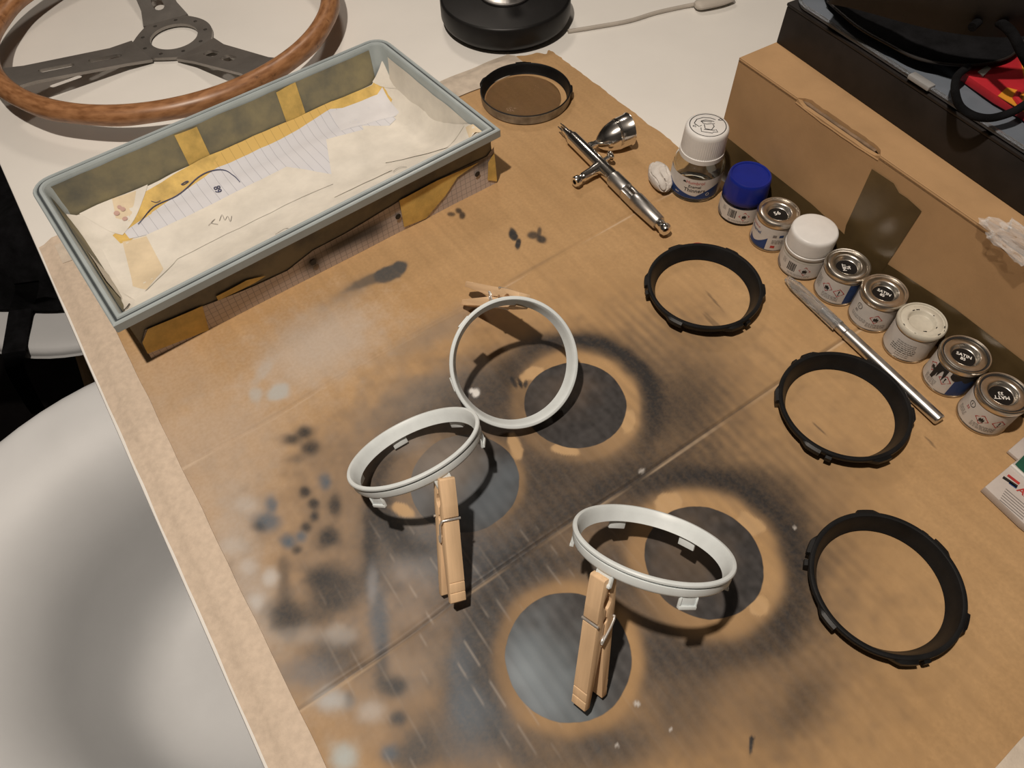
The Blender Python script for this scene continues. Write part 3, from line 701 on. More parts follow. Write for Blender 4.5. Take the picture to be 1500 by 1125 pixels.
def loft(mb, prof, cap=None):
    rings = [[(*p, z) for p in outline(d)] for d, z in prof]; n = len(rings[0])
    V = [TT(p) for r in rings for p in r]; F = []
    for i in range(len(rings) - 1):
        for k in range(n): F.append((i * n + k, i * n + (k + 1) % n, (i + 1) * n + (k + 1) % n, (i + 1) * n + k))
    if cap == 'end': F.append(tuple((len(rings) - 1) * n + k for k in range(n)))
    mb.add(V, F); return mb
c = TT((TL_ / 2, TW_ / 2, 0))
tray = thing('parts_tray', 'long pale grey metal tray lined with paper and yellow masking tape', 'tray', (c[0], c[1], .6))
loft(MB(), [(6.2, 51), (13.5, 2.0), (14.5, .6)], 'end').build('outer_wall', M['tray'], tray, world=True)
loft(MB(), [(8.2, 54), (9.4, 50), (13, 6), (16, 4.0)], 'end').build('inner_wall', M['tray'], tray, world=True)
loft(MB(), [(6.2, 50.4), (1.4, 48.6), (.5, 47.2), (0, 47.8), (0, 54.2), (.8, 55), (2.4, 55.1), (3.0, 54.2), (4.6, 54.2), (5.2, 55.2), (7.4, 55.2), (8.2, 54)]).build('rim', M['tray'], tray, world=True)
loft(MB(), [(3.0, 54.25), (3.3, 54.45), (4.3, 54.45), (4.6, 54.25)]).build('rim_groove', M['rubber_dark'], tray, world=True)

def sag(a, b):
    """height of the lining: flat on the tray floor, swept up the near wall, creased at the ends"""
    t = max(0, (88 - b) / 78); z = 7 + 36 * min(1, t) ** 1.5
    z += max(0, (20 - a) / 10) ** 1.4 * 8 if a < 20 else 0
    z += max(0, (a - TL_ + 26) / 14) ** 1.4 * 16 if a > TL_ - 26 else 0
    z += max(0, (b - 152) / 20) ** 1.5 * 14 if b > 152 else 0
    z += 1.4 * mnoise.noise(Vector((a * .02, b * .035, 2.2))) + .6 * mnoise.noise(Vector((a * .07, b * .09, 5)))
    return min(z, 50)
def px_tray(px, py):
    z = 10.0
    for _ in range(40):
        w = to_tray(U(px, py, z)); z += .35 * (sag(w[0], w[1]) - z)
    return to_tray(U(px, py, z))
def cut_sheet(poly2, zfun, du=20, dv=5, T=None, thick=0):
    """polygon in a plane, cut into cells so that it can follow a curved surface"""
    bm = bmesh.new(); vs = [bm.verts.new((p[0], p[1], 0)) for p in poly2]; bm.faces.new(vs)
    xs = [p[0] for p in poly2]; ys = [p[1] for p in poly2]
    for (lo_, hi_, st, nrm) in ((min(xs), max(xs), du, Vector((1, 0, 0))), (min(ys), max(ys), dv, Vector((0, 1, 0)))):
        k = math.floor(lo_ / st) + 1
        while k * st < hi_:
            bmesh.ops.bisect_plane(bm, geom=list(bm.verts) + list(bm.edges) + list(bm.faces), plane_co=nrm * (k * st), plane_no=nrm); k += 1
    bm.verts.index_update()
    P2 = [(v.co.x, v.co.y) for v in bm.verts]; Fc = [[v.index for v in f.verts] for f in bm.faces]; bm.free()
    return P2, Fc
def add_uv(o, P2):
    uvl = o.data.uv_layers.new(name='sheet')
    for lp in o.data.loops: uvl.data[lp.index].uv = P2[lp.vertex_index]
def lining(name, pxs, off, mt, uv=False, du=6, dv=5):
    poly2 = [tuple(px_tray(*q)) for q in pxs]
    poly2 = [(min(max(a, 10.5), TL_ - 10.5), min(max(b, 10.5), TW_ - 13.5)) for a, b in poly2]
    P2, Fc = cut_sheet(poly2, sag, du, dv)
    mb = MB(); mb.add([TT((a, b, sag(a, b) + off * .7 + .05)) for a, b in P2], Fc)
    o = mb.build(name, mt, tray, world=True, ang=50)
    if uv: add_uv(o, P2)
    return o
# full lining, then sheets and tapes laid over it
P2, Fc = cut_sheet([(11, 11), (TL_ - 11, 11), (TL_ - 11, TW_ - 14), (11, TW_ - 14)], sag, 6, 5)
MB().add([TT((a, b, sag(a, b))) for a, b in P2], Fc).build('lining_paper', M['paper_tape'], tray, world=True, ang=60)
lining('yellow_sheet', [(165, 345), (205, 285), (290, 230), (470, 140), (555, 105), (575, 145), (530, 180), (420, 215), (300, 260), (260, 290), (215, 335), (180, 360)], .15, M['yellow_tape'])
lining('yellow_ruled_sheet', [(325, 216), (410, 172), (487, 146), (482, 168), (410, 205), (318, 247), (312, 238)], .3, M['lined_yellow'], True)
lining('ruled_note_paper', [(182, 340), (235, 303), (300, 260), (318, 246), (410, 205), (484, 160), (560, 150), (580, 175), (500, 260), (400, 300), (300, 330), (190, 350)], .45, M['lined'], True)
lining('plain_note_paper', [(484, 165), (560, 128), (585, 165), (500, 192)], .6, M['paper'])
lining('paper_tape', [(97, 285), (145, 233), (215, 268), (180, 345), (120, 315)], .7, M['paper_tape'])
lining('warm_tape', [(160, 285), (200, 280), (190, 325), (170, 320)], .8, M['paper_warm'])
lining('paper_tape', [(150, 366), (215, 345), (420, 245), (510, 260), (420, 300), (260, 380), (200, 440), (180, 430)], .8, M['paper_tape'])
lining('warm_tape', [(180, 355), (215, 347), (240, 395), (215, 425), (195, 420)], .95, M['paper_warm'])
lining('paper_tape', [(478, 205), (535, 190), (575, 250), (490, 290)], .95, M['paper_tape'])
lining('paper_tape', [(530, 185), (640, 115), (680, 185), (560, 240)], 1.05, M['paper_tape'])
lining('paper_tape', [(533, 95), (590, 60), (625, 75), (575, 130)], 1.05, M['paper_tape'])
lining('warm_tape', [(682, 188), (700, 180), (715, 195), (688, 205)], 1.05, M['paper_warm'])
lining('paper_tape', [(160, 455), (200, 435), (420, 330), (560, 262), (700, 200), (712, 205), (500, 305), (170, 470)], 1.2, M['paper_tape'])
# masking on the far and end walls
def wallsheet(name, a0, a1, z0, z1, mt, wall='far', off=.6, wob=2.0, seed=0):
    V = []; F = []; n = max(4, int(abs(a1 - a0) / 8)); m_ = 6
    for i in range(n + 1):
        for j in range(m_ + 1):
            a = a0 + (a1 - a0) * i / n; z = z0 + (z1 - z0) * j / m_
            z += wob * mnoise.noise(Vector((a * .04, seed, j * .3))) if j in (0, m_) else 0
            d = 9.4 + (50 - z) / 44 * 3.6 + off + .5 * mnoise.noise(Vector((a * .06, z * .08, seed)))
            p = (a, TW_ - d, z) if wall == 'far' else ((d, a, z) if wall == 'left' else (TL_ - d, a, z))
            V.append(TT(p))
    for i in range(n):
        for j in range(m_): q = i * (m_ + 1) + j; F.append((q, q + 1, q + m_ + 2, q + m_ + 1))
    return MB().add(V, F).build(name, mt, tray, world=True, ang=60)
wallsheet('wall_mask', 14, 312, 6, 51.5, M['olive_mask'], wob=.6, seed=1)
wallsheet('yellow_tape', 118, 138, 8, 51, M['yellow_tape'], off=1.3, seed=2)
wallsheet('yellow_tape', 214, 234, 8, 51, M['yellow_tape'], off=1.3, seed=3)
wallsheet('yellow_tape', 55, 300, 5, 15, M['yellow_tape'], off=1.4, wob=5, seed=4)
wallsheet('wall_mask', 14, 168, 8, 50, M['olive_mask'], 'left', wob=.8, seed=5)
wallsheet('paper_tape', 60, 100, 6, 40, M['paper_tape'], 'left', off=1.2, seed=6)
wallsheet('wall_mask', 20, 160, 8, 48, M['paper_tape'], 'right', seed=7)
# handwriting and pencil marks on the note paper
def on_sag(p): return TT((p[0], p[1], sag(p[0], p[1]) + 1.35))
def pen(pxs, w, mt, name, n=6):
    pts = [tuple(px_tray(*q)) for q in pxs]; pts = [tuple(q[:2]) for q in spline([(*q, 0) for q in pts], n)]
    return MB().line(pts, w, T=on_sag).build(name, mt, tray, world=True, smooth=False)
pen([(203, 330), (225, 305), (260, 288), (290, 262), (310, 252), (330, 251), (343, 259), (352, 268)], .7, M['ink'], 'ink_line')
pen([(266, 272), (272, 268), (277, 267), (270, 272), (266, 272)], .5, M['ink'], 'ink_mark', 3)
pen([(222, 296), (230, 298), (236, 295)], .4, M['ink'], 'ink_mark', 3)
pc = px_tray(319, 279); p2 = px_tray(323, 289); na_ = math.atan2(p2[1] - pc[1], p2[0] - pc[0])
MB().text('89', 8.5, T=lambda p: on_sag((pc[0] + p[0] * math.cos(na_) - p[1] * math.sin(na_), pc[1] + p[0] * math.sin(na_) + p[1] * math.cos(na_)))).build('ink_number', M['ink'], tray, world=True, smooth=False)
pen([(306, 332), (316, 322), (310, 328), (320, 330)], .45, M['pencil'], 'pencil_arrow', 3)
pen([(322, 325), (326, 316), (330, 324), (334, 318), (338, 326), (340, 318)], .45, M['pencil'], 'pencil_word', 4)
pen([(180, 459), (184, 455), (191, 446)], .6, M['print_black'], 'pencil_stroke', 3)
pen([(404, 345), (417, 337), (423, 336)], .5, M['print_black'], 'pencil_stroke', 3)
pen([(576, 253), (585, 247), (596, 246)], .5, M['print_black'], 'pencil_stroke', 3)
for q, r in (((172, 314), 1.6), ((181, 308), 1.4), ((184, 322), 1.5), ((176, 305), 1.2)):
    pc = px_tray(*q); MB().poly([on_sag((pc[0] + x, pc[1] + y)) for x, y in ell(0, 0, r * 1.5, r, 10)]).build('red_blot', M['paper_red'] if 'paper_red' in M else M['red_band'], tray, world=True, smooth=False)

# near outer wall: squared paper skirt, yellow tapes, smudges and punched holes
def skirt_b(a, z): return base_b(a) + (6.5 - base_b(a)) * (z / 50.0)
def px_skirt(px, py):
    b = 7.0
    for _ in range(6):
        o3 = _o; d = U(px, py, 0) - _o
        n2 = np.array([TDB[0], TDB[1], 0]); k = (b + TB[:2] @ TDB - o3 @ n2) / (d @ n2); w = o3 + d * k
        a = to_tray(w)[0]; z = w[2]; b = skirt_b(a, min(max(z, 0), 50))
    return a, min(max(z, .2), 49)
def skirt(name, pxs, off, mt, uv=False, spray=None, bulge=1.2, raw=False):
    poly2 = pxs if raw else [px_skirt(*q) for q in pxs]
    P2, Fc = cut_sheet(poly2, None, 4, 4)
    V = [TT((a, skirt_b(a, z) - off - bulge * (.5 + .5 * mnoise.noise(Vector((a * .03, z * .03, 8)))), z)) for a, z in P2]
    o = MB().add(V, Fc).build(name, mt, tray, world=True, ang=60)
    if uv: add_uv(o, P2)
    if spray is not None:
        at = o.data.color_attributes.new('spray', 'FLOAT_COLOR', 'POINT')
        sp_ = [(px_skirt(*s[0]), s[1], s[2], s[3]) for s in spray]
        for i, (a, z) in enumerate(P2):
            al = 0
            for (sa, sz), ra, rz, st in sp_: al = al + (1 - al) * st * math.exp(-((a - sa) / ra) ** 2 - ((z - sz - (a - sa) * .0) / rz) ** 2)
            at.data[i].color = (.03, .027, .026, al)
    return o
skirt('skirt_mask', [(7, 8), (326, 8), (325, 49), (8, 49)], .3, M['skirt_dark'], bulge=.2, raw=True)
skirt('squared_paper', [(222, 525), (303, 488), (500, 393), (640, 320), (726, 269), (722, 214), (712, 228), (640, 262), (583, 294), (503, 342), (457, 366), (420, 395), (370, 418), (297, 447), (212, 482), (207, 500)], .7, M['squared'], True,
      [((457, 384), 9, 9, .98), ((520, 346), 26, 8, .99), ((490, 360), 18, 7, .85), ((545, 335), 12, 8, .8), ((690, 238), 22, 7, .75), ((640, 268), 30, 6, .45), ((600, 290), 20, 5, .4), ((707, 240), 7, 6, .8)])
skirt('yellow_tape', [(583, 292), (640, 262), (700, 236), (668, 258), (650, 285), (622, 318), (590, 331)], 1.4, M['yellow_tape'])
skirt('yellow_tape', [(207, 500), (215, 480), (295, 446), (305, 482), (215, 516)], 1.4, M['yellow_tape'])
skirt('yellow_tape', [(713, 236), (722, 222), (726, 264), (712, 262)], 1.4, M['yellow_tape'])
skirt('yellow_tape', [(315, 432), (360, 408), (388, 402), (372, 412), (318, 438)], 1.3, M['yellow_tape'])
for q in ((457, 382), (581, 315), (697, 253)):
    a, z = px_skirt(*q); MB().poly([TT((a + x, skirt_b(a, z) - 2.35, z + y)) for x, y in ell(0, 0, 2.7, 2.7, 16)]).build('punched_hole', M['print_black'], tray, world=True, smooth=False)
# paper turned around the right end of the tray
V = []; F = []
for i in range(9):
    for j in range(7):
        b = 3 + i * 20; z = .4 + j * 7.2; V.append(TT((TL_ - 12.8 + (z / 50) * 6.5 + 1.0, max(b, 6), z)))
for i in range(8):
    for j in range(6): q = i * 7 + j; F.append((q, q + 1, q + 8, q + 7))
o = MB().add(V, F).build('paper_end', M['paper_tape'], tray, world=True)

# ------------------------------------------------------------------ wooden-rimmed steering wheel
WC = (-357.0, 767.0)
wh = thing('steering_wheel', 'old three-spoke steering wheel with a worn brown wooden rim', 'steering wheel', (WC[0], WC[1], -4))
RZ = 30.0
V = []; F = []; ns, nt_ = 128, 18
for i in range(ns):
    a = 2 * math.pi * i / ns
    for k in range(nt_):
        g = 2 * math.pi * k / nt_
        rr = 9.3 + .4 * math.cos(16 * a) * (math.sin(g) < -.2)
        r = 176.5 + rr * 1.08 * math.cos(g); V.append((r * math.cos(a), r * math.sin(a), RZ + rr * math.sin(g)))
for i in range(ns):
    for k in range(nt_):
        j = (i + 1) % ns; k2 = (k + 1) % nt_; F.append((i * nt_ + k, i * nt_ + k2, j * nt_ + k2, j * nt_ + k))
MB().add(V, F).build('wooden_rim', M['wood_rim'], wh, ang=80)
# hub with bore and bolt holes
SP = [math.radians(x) for x in (-139.5, -40.5, 117.0)]
def hub_r(a):
    r = 41.0
    for s in SP:
        d = abs((a - s + math.pi) % (2 * math.pi) - math.pi); r = max(r, 41 + 11 * math.exp(-(d / .42) ** 2))
    return r
out = [(hub_r(2 * math.pi * k / 96) * math.cos(2 * math.pi * k / 96), hub_r(2 * math.pi * k / 96) * math.sin(2 * math.pi * k / 96)) for k in range(96)]
holes = [ell(0, 0, 25.5, 25.5, 48)] + [ell(34 * math.cos(a), 34 * math.sin(a), 2.1, 2.1, 12) for a in [math.radians(20 + 40 * k) for k in range(9)]]
MB().plate(out, holes, 2, 5).build('hub_plate', M['spoke'], wh, ang=30)
for k, s in enumerate(SP):
    # spoke in its own plane: x outwards from hub, y sideways, tilted up to the rim
    L0, L1 = 44.0, 172.0; tilt = math.atan2(RZ - 4, L1 - L0)
    w0, w1 = 25.0, 17.5
    pts = [(L0 - 6, -w0)] + [(L0 + 20, -w0 * .80), (L1 - 22, -w1), (L1 - 6, -w1 - 3), (L1 + 1, -w1 - 8), (L1 + 1, w1 + 8), (L1 - 6, w1 + 3), (L1 - 22, w1), (L0 + 20, w0 * .80), (L0 - 6, w0)]
    sl = [slot(L0 + 16, L0 + 50, 0, 7.5), slot(L0 + 64, L0 + 98, 0, 7.0)] if k == 0 else [slot(L0 + 14, L0 + 36, 0, 11.5), slot(L0 + 47, L0 + 69, 0, 11)]
    def T(p, s=s, tilt=tilt):
        x = L0 + (p[0] - L0) * math.cos(tilt) - p[2] * math.sin(tilt); z = 3.5 + (p[0] - L0) * math.sin(tilt) * (1 if p[0] > L0 else 0) + p[2] * math.cos(tilt)
        return (x * math.cos(s) - p[1] * math.sin(s), x * math.sin(s) + p[1] * math.cos(s), z)
    MB().plate(pts, sl, -1.5, 1.5, T).build('spoke', M['spoke'], wh, ang=30)

# ------------------------------------------------------------------ black round lamp base and its cable
lb = thing('round_base', 'round black weighted base with a silver centre post behind the cardboard', 'stand', (7.5, 783.0, -4))
MB().lathe([(0, 0), (60, 0), (62, 1), (69.5, 8), (71.2, 12), (71.0, 28), (69.6, 30.2), (68, 30.6), (0, 30.6)], 96).build('base', M['base_black'], lb, ang=50)
MB().lathe([(0, 30.8), (27, 30.8), (28.4, 31.4), (28.4, 33), (26, 34.4), (14, 36), (9, 40), (8, 48), (8, 90), (6, 92), (0, 92)], 64).build('silver_post', M['satin_alu'], lb, ang=40)
cp = [U(832, 46, -2), U(870, 40, -2), U(920, 31, -2), U(960, 19, -2), U(1000, 10, -2), U(1030, 4, -1), U(1075, -6, -1), U(1130, -20, -2), U(1200, -45, -2)]
cb_ = thing('power_cable', 'thin grey cable with inline switch trailing from the round black base', 'cable', tuple(cp[3] * np.array([1, 1, 0]) + np.array([0, 0, -4])))
MB().tube(spline(cp, 8), 2.3, 10).build('cable', M['cable'], cb_, world=True)
sw = spline([U(1018, 8, 1.5), U(1040, 4, 2), U(1075, -4, 2)], 6)
MB().tube(sw, [4, 6.5, 8, 8.5, 8.5, 8.5, 8.5, 8.5, 8.5, 8, 7, 6, 4], 14, flat=.55).build('inline_switch', M['cable'], cb_, world=True)
# ------------------------------------------------------------------ bezel rings
def bezel(name, label, cat, prof, mt, tabs, tabfun, loc, rot, group, seg=128):
    t = thing(name, label, cat, loc, rot, group)
    MB().lathe(prof, seg, close=True).build('ring_body', mt, t, ang=32)
    for a in tabs: tabfun(t, a)
    return t
BP = [(36.6, .4), (37.4, 0), (39.2, 0), (40.2, 1.2), (42.6, 6.2), (43.2, 7.6), (44.0, 8.2), (44.4, 9.4), (44.3, 10.8), (43.8, 11.4), (42.6, 11.6), (41.4, 11.3), (40.8, 10.4), (39.2, 6.2), (38.0, 3.0), (37.0, 1.0)]
def black_tab(t, a):
    """bayonet ramp with a small tooth behind it"""
    V = []; F = []
    n = 10
    for i in range(n + 1):
        g = a + math.radians(-14 + 20 * i / n); s = min(1, i / 4); r1 = 43.6 + 2.6 * s
        for (r, z) in ((42.6, 6.6), (r1 - .3, 6.6), (r1, 7.2), (r1 - .1, 10.2), (43.6, 11.3)): V.append((r * math.cos(g), r * math.sin(g), z))
    for i in range(n):
        for k in range(5): F.append((i * 5 + k, i * 5 + (k + 1) % 5, (i + 1) * 5 + (k + 1) % 5, (i + 1) * 5 + k))
    F += [tuple(range(5)), tuple(n * 5 + k for k in range(5))]
    MB().add(V, F).build('bayonet_lug', M['black_plastic'], t, ang=30)
    if round(math.degrees(a)) % 120: return
    V = []; F = []
    for i in range(4):
        g = a + math.radians(11 + 5 * i / 3)
        for (r, z) in ((42.6, 5.0), (46.0, 5.0), (46.2, 5.6), (46.2, 8.6), (43.2, 9.6)): V.append((r * math.cos(g), r * math.sin(g), z))
    for i in range(3):
        for k in range(5): F.append((i * 5 + k, i * 5 + (k + 1) % 5, (i + 1) * 5 + (k + 1) % 5, (i + 1) * 5 + k))
    F += [tuple(range(5)), tuple(15 + k for k in range(5))]
    MB().add(V, F).build('lug_tooth', M['black_plastic'], t, ang=30)
GB = 'black bezel rings lying on the cardboard'
TA = [math.radians(60 * k) for k in range(6)]
rb = bezel('bezel_ring', 'satin black bezel ring lying nearest the frame bottom, right of the upright white ring', 'ring', BP, M['black_plastic'], TA, black_tab, (215.3, 133.7, .7), math.radians(28), GB)
dup(rb, (226.7, 257.4, .7), math.radians(-12), 'satin black bezel ring with the craft knife lying against it')
dup(rb, (151.3, 369.9, .7), math.radians(52), 'satin black bezel ring between the airbrush tail and the craft knife')
# fourth ring, worn metal outside
t = thing('bezel_ring', 'worn dark metal bezel ring with a tinted glass beside the tray corner', 'ring', (23.4, 633.0, .7), .3, 'bezel rings')
MB().lathe([(40.6, 0), (42.6, .1), (43.6, .8), (44.0, 2), (44.3, 8.2), (44.6, 8.8), (44.6, 9.8)], 128).build('outer_wall', M['steel_ring'], t, ang=32)
MB().lathe([(44.6, 9.8), (44.2, 10.4), (43.6, 10.5), (43.1, 10.0), (42.6, 8), (41.6, 2), (41.0, .5), (40.6, 0)], 128).build('inner_wall', M['black_plastic'], t, ang=40)
for a in (-.35, 1.35, 2.5): black_tab(t, a)
MB().lathe([(0, 1.6), (37.2, 1.6), (37.5, 1.4), (37.5, .5), (37.2, .3), (0, .3)], 96, T=lambda p: (p[0] - 3.0, p[1] - .2, p[2])).build('tinted_glass', M['smoke_glass'], t, ang=40)

# pale grey rings held up by clothes pegs
WP = [(38.9, -8.6), (39.6, -9.1), (41.2, -9.1), (42.8, -8.2), (43.5, -7.0), (43.6, -3.6), (42.9, -3.3), (42.9, -2.7), (43.7, -2.4), (44.5, -1.9), (44.6, -.9), (44.2, -.2), (43.4, .05), (42.4, 0), (41.9, -.5), (41.0, -3.5)]
def white_tab(t, a):
    def T(p):
        x, y, z = p; return (x * math.cos(a) - y * math.sin(a), x * math.sin(a) + y * math.cos(a), z)
    mb = MB(); mb.box(41.0, 42.4, -5.2, 5.2, -14.6, -5.5, .35, T); mb.box(42.0, 43.4, -5.0, 5.0, -14.8, -12.8, .4, T); mb.box(42.2, 43.0, -5.0, -4.2, -13.0, -8.2, .2, T); mb.box(42.2, 43.0, 4.2, 5.0, -13.0, -8.2, .2, T)
    mb.build('lug', M['white_paint'], t, ang=30)
RINGS = {1: ((2.8726, 280.5449, 40.2), (.3333, -.7898), 'pale grey primed ring tilted to face up, resting against its neighbour'),
         2: ((-63.3402, 221.4909, 38.7366), (-.4066, .6281), 'pale grey primed ring held up by the peg with the wire across its front'),
         3: ((73.7828, 146.0538, 58.1753), (.3016, .8795), 'pale grey primed ring held highest, on the peg nearest the frame bottom')}
RM = {}
GW = 'pale grey rings held on clothes pegs'
proto = None
for k, (c, ab, lab) in RINGS.items():
    n = np.array([ab[0], ab[1], 1.0]); n /= np.linalg.norm(n)
    e = np.cross(n, [0, 0, 1.0]); e /= np.linalg.norm(e); g = np.cross(n, e)
    R3 = np.stack([e, g, n], 1)
    ph = math.radians({1: 0, 2: 30, 3: 0}[k])
    if k == 1:      # turn so that one lug lies under the peg at the top edge
        d = U(765, 437, 0) - _o; s = ((np.array(c) - _o) @ n) / (d @ n); w = _o + d * s - np.array(c); ph = math.atan2(w @ g, w @ e) - math.radians(4)
    Rz = np.array([[math.cos(ph), -math.sin(ph), 0], [math.sin(ph), math.cos(ph), 0], [0, 0, 1]])
    RM[k] = (np.array(c), R3, ph)
    rot = (R3 @ Rz).tolist()
    if proto is None: proto = bezel('grey_ring', lab, 'ring', WP, M['white_paint'], TA, white_tab, c, rot, GW)
    else: dup(proto, c, rot, lab)

# ------------------------------------------------------------------ clothes pegs
def peg_half(L, sgn):
    # profile (x = away from the other half, z = along), handle end at z 0, jaw at z L
    pr = [(5.0, .6), (5.6, 0), (8.6, 0), (9.4, .8), (9.2, 5.6), (8.7, 6.0), (9.1, 6.5), (9.0, 11.6), (8.5, 12.0), (8.9, 12.5), (7.4, L * .50), (7.0, L * .655), (5.9, L * .66), (5.9, L * .685), (6.9, L * .69), (6.6, L * .78), (5.0, L - .8), (4.4, L), (1.4, L), (.9, L - 1),
          (.8, L * .87), (1.6, L * .86), (2.9, L * .83), (2.9, L * .80), (1.6, L * .77), (.4, L * .76), (.3, L * .70), (1.6, L * .685), (1.6, L * .665), (.3, L * .65), (.3, L * .56), (1.8, L * .545), (2.6, L * .52), (1.8, L * .495), (.6, L * .48)]
    mb = MB(); w = 4.7
    mb.prism([(sgn * x, z) for x, z in pr], -w, w, T=lambda p: (p[0], p[2], p[1]), bev=.28)
    return mb
def peg(label, P, bpx, X, group='wooden clothes pegs holding the grey rings'):
    P = np.array(P); X = np.array(X, float)
    bz = 0.0; B = U(*bpx)
    for _ in range(12):
        A = P - B; L = np.linalg.norm(A); A = A / L
        Xp = X - (X @ A) * A; Xp /= np.linalg.norm(Xp); Y = np.cross(A, Xp)
        low = min((B + Xp * x + Y * y)[2] for x in (9.4, -9.4) for y in (-4.7, 4.7))
        B = U(*bpx, max(0, B[2])) - Xp * 8.0
        lowz = min((Xp * x + Y * y)[2] for x in (9.2, -9.2) for y in (-4.7, 4.7))
        B[2] = -lowz + .75
    A = P - B; L = np.linalg.norm(A); A /= L; Xp = X - (X @ A) * A; Xp /= np.linalg.norm(Xp); Y = np.cross(A, Xp)
    print('peg length', round(L, 1), 'base', np.round(B, 1), 'tip', np.round(P, 1))
    t = thing('clothes_peg', label, 'clothes peg', B, np.stack([Xp, Y, A], 1).tolist(), group)
    peg_half(L, 1).build('peg_half', M['wood_pin'], t, ang=25)
    peg_half(L, -1).build('peg_half', M['wood_pin'], t, ang=25)
    zc = L * .52; pts = []
    for k in range(61):
        a = 2 * math.pi * 3 * k / 60 ; pts.append((3.0 * math.cos(a), 6.0 - 12.0 * k / 60, zc + 3.0 * math.sin(a)))
    zg = L * .672
    arm1 = [(3.6, -5.9, zc + 8), (5.8, -5.8, zg - 1), (6.6, -5.4, zg), (6.7, 0, zg), (6.7, 5.6, zg)]
    arm2 = [(-6.7, -5.6, zg), (-6.7, 0, zg), (-6.6, 5.4, zg), (-5.8, 5.8, zg - 1), (-3.6, 5.9, zc + 8)]
    MB().tube(arm2 + pts + arm1, .75, 8).build('spring', M['wire'], t, ang=60)
    return t
def ring_pt(k, ang, r, z):
    c, R3, ph = RM[k]; return c + R3 @ np.array([r * math.cos(ang), r * math.sin(ang), z]), R3 @ np.array([math.cos(ang), math.sin(ang), 0])
p_, x_ = ring_pt(2, math.radians(-88), 41.2, -9.5)
peg('wooden clothes peg standing below the left tilted ring', p_, (672, 886), x_)
p_, x_ = ring_pt(3, math.radians(-122), 41.2, -9.5)
peg('wooden clothes peg standing on the dark painted disc near the frame bottom', p_, (848, 1036), x_)
p_, x_ = ring_pt(1, RM[1][2], 42.5, -7.5)
peg('wooden clothes peg seen from above behind the upright ring', p_, (690, 422), x_)

# ------------------------------------------------------------------ airbrush
A0 = U(822, 187, 7); A1 = U(978, 341, 7); ax = (A1 - A0); AL = np.linalg.norm(ax[:2]); th = math.atan2(ax[1], ax[0])
ab = thing('airbrush', 'chrome airbrush with a bell-shaped paint cup lying on its side', 'airbrush', (A0[0], A0[1], .7), th)
k_ = AL / 163.0
def AX(p): return (p[2] * k_, p[1], p[0] + 7.4)      # lathe z runs along the brush
def alath(prof, name, mt, seg=40, ang=35, **kw): return MB().lathe(prof, seg, T=AX, **kw).build(name, mt, ab, ang=ang)
alath([(0, 0), (.7, 0), (.8, 3), (1.4, 4), (1.6, 6.5), (3.2, 7), (3.4, 12), (4.3, 13), (4.6, 17.5), (0, 17.5)], 'nozzle', M['chrome'])
for g in (0, 1.57, 3.14, 4.71):
    MB().tube([(2.6 * math.cos(g), 2.6 * math.sin(g), -1.2), (3.0 * math.cos(g), 3.0 * math.sin(g), 7)], .7, 8, T=AX).build('crown_prong', M['chrome'], ab)
alath([(0, 17.5), (5.4, 17.5), (5.9, 18.2), (6.2, 20), (6.3, 83), (6.0, 84.5), (0, 84.5)], 'body', M['chrome'])
alath([(0, 84.5), (6.6, 84.5), (7.1, 85.2), (7.1, 103), (6.6, 104), (0, 104)], 'rear_collar', M['satin_alu'])
MB().box(104 * k_, 118 * k_, -6.4, -2.2, 3.4, 11.4, .6).build('cutaway_bridge', M['satin_alu'], ab)
MB().box(104 * k_, 118 * k_, 3.4, 6.2, 4.4, 10.4, .5).build('cutaway_bridge', M['satin_alu'], ab)
MB().tube([(104 * k_, 0, 7.4), (118 * k_, 0, 7.4)], 2.1, 12).build('needle_chuck', M['wire'], ab)
alath([(0, 117), (6.9, 117), (7.4, 118), (7.3, 124), (6.1, 150), (5.5, 151), (0, 151)], 'handle', M['satin_alu'])
alath([(0, 151), (4.3, 151), (4.4, 154.5), (3.5, 155.2), (5.0, 157), (5.4, 159.4), (4.6, 161.8), (2.6, 163), (0, 163.2)], 'tail_cap', M['chrome'])
# cup on the far side (to the right in the photo)
def cup_T(p, t0=37.0, side=1, ang=.06, z0=7.4, lift=.0):
    # p.z runs away from the body
    d = p[2]; up = p[0]; al = p[1]
    q = d * (1 if side > 0 else -1)
    return (t0 * k_ + al * math.cos(ang) + d * math.sin(ang), q * math.cos(ang) - al * math.sin(ang) * side, z0 + up + lift * d)
SIDE = 1
cT = lambda p: cup_T(p, 38, SIDE, .13, 7.4, .16)
MB().lathe([(0, 5), (3.6, 5), (3.6, 8), (3.0, 9.5), (3.0, 13), (4.6, 14), (8.2, 18), (11.4, 23), (13.2, 29), (13.6, 31), (13.4, 31.3), (13.8, 31.6), (13.5, 32.2), (13.9, 32.6), (13.6, 33.2), (14.0, 33.6), (14.0, 43), (14.8, 44.2), (14.9, 45), (14.2, 45.2), (13.2, 44), (12.8, 32), (9, 22), (0, 19)], 56, T=cT).build('paint_cup', M['chrome'], ab, ang=40)
vT = lambda p: cup_T(p, 66, -SIDE, .16, 7.4, -.02)
MB().lathe([(0, 4), (5.6, 4), (5.0, 9), (4.4, 13), (4.2, 22), (3.4, 23), (3.2, 26), (4.6, 27), (4.8, 31), (4.2, 32), (2.2, 32), (2.0, 27), (0, 27)], 36, T=vT).build('air_valve', M['chrome'], ab, ang=35)
tT = lambda p: cup_T(p, 62, SIDE, -.1, 7.4, .10)
MB().lathe([(0, 4), (2.0, 4), (2.0, 11.5), (3.4, 12), (4.6, 13), (4.8, 14), (3.8, 15.2), (0, 15.6)], 28, T=tT).build('trigger', M['chrome'], ab, ang=35)

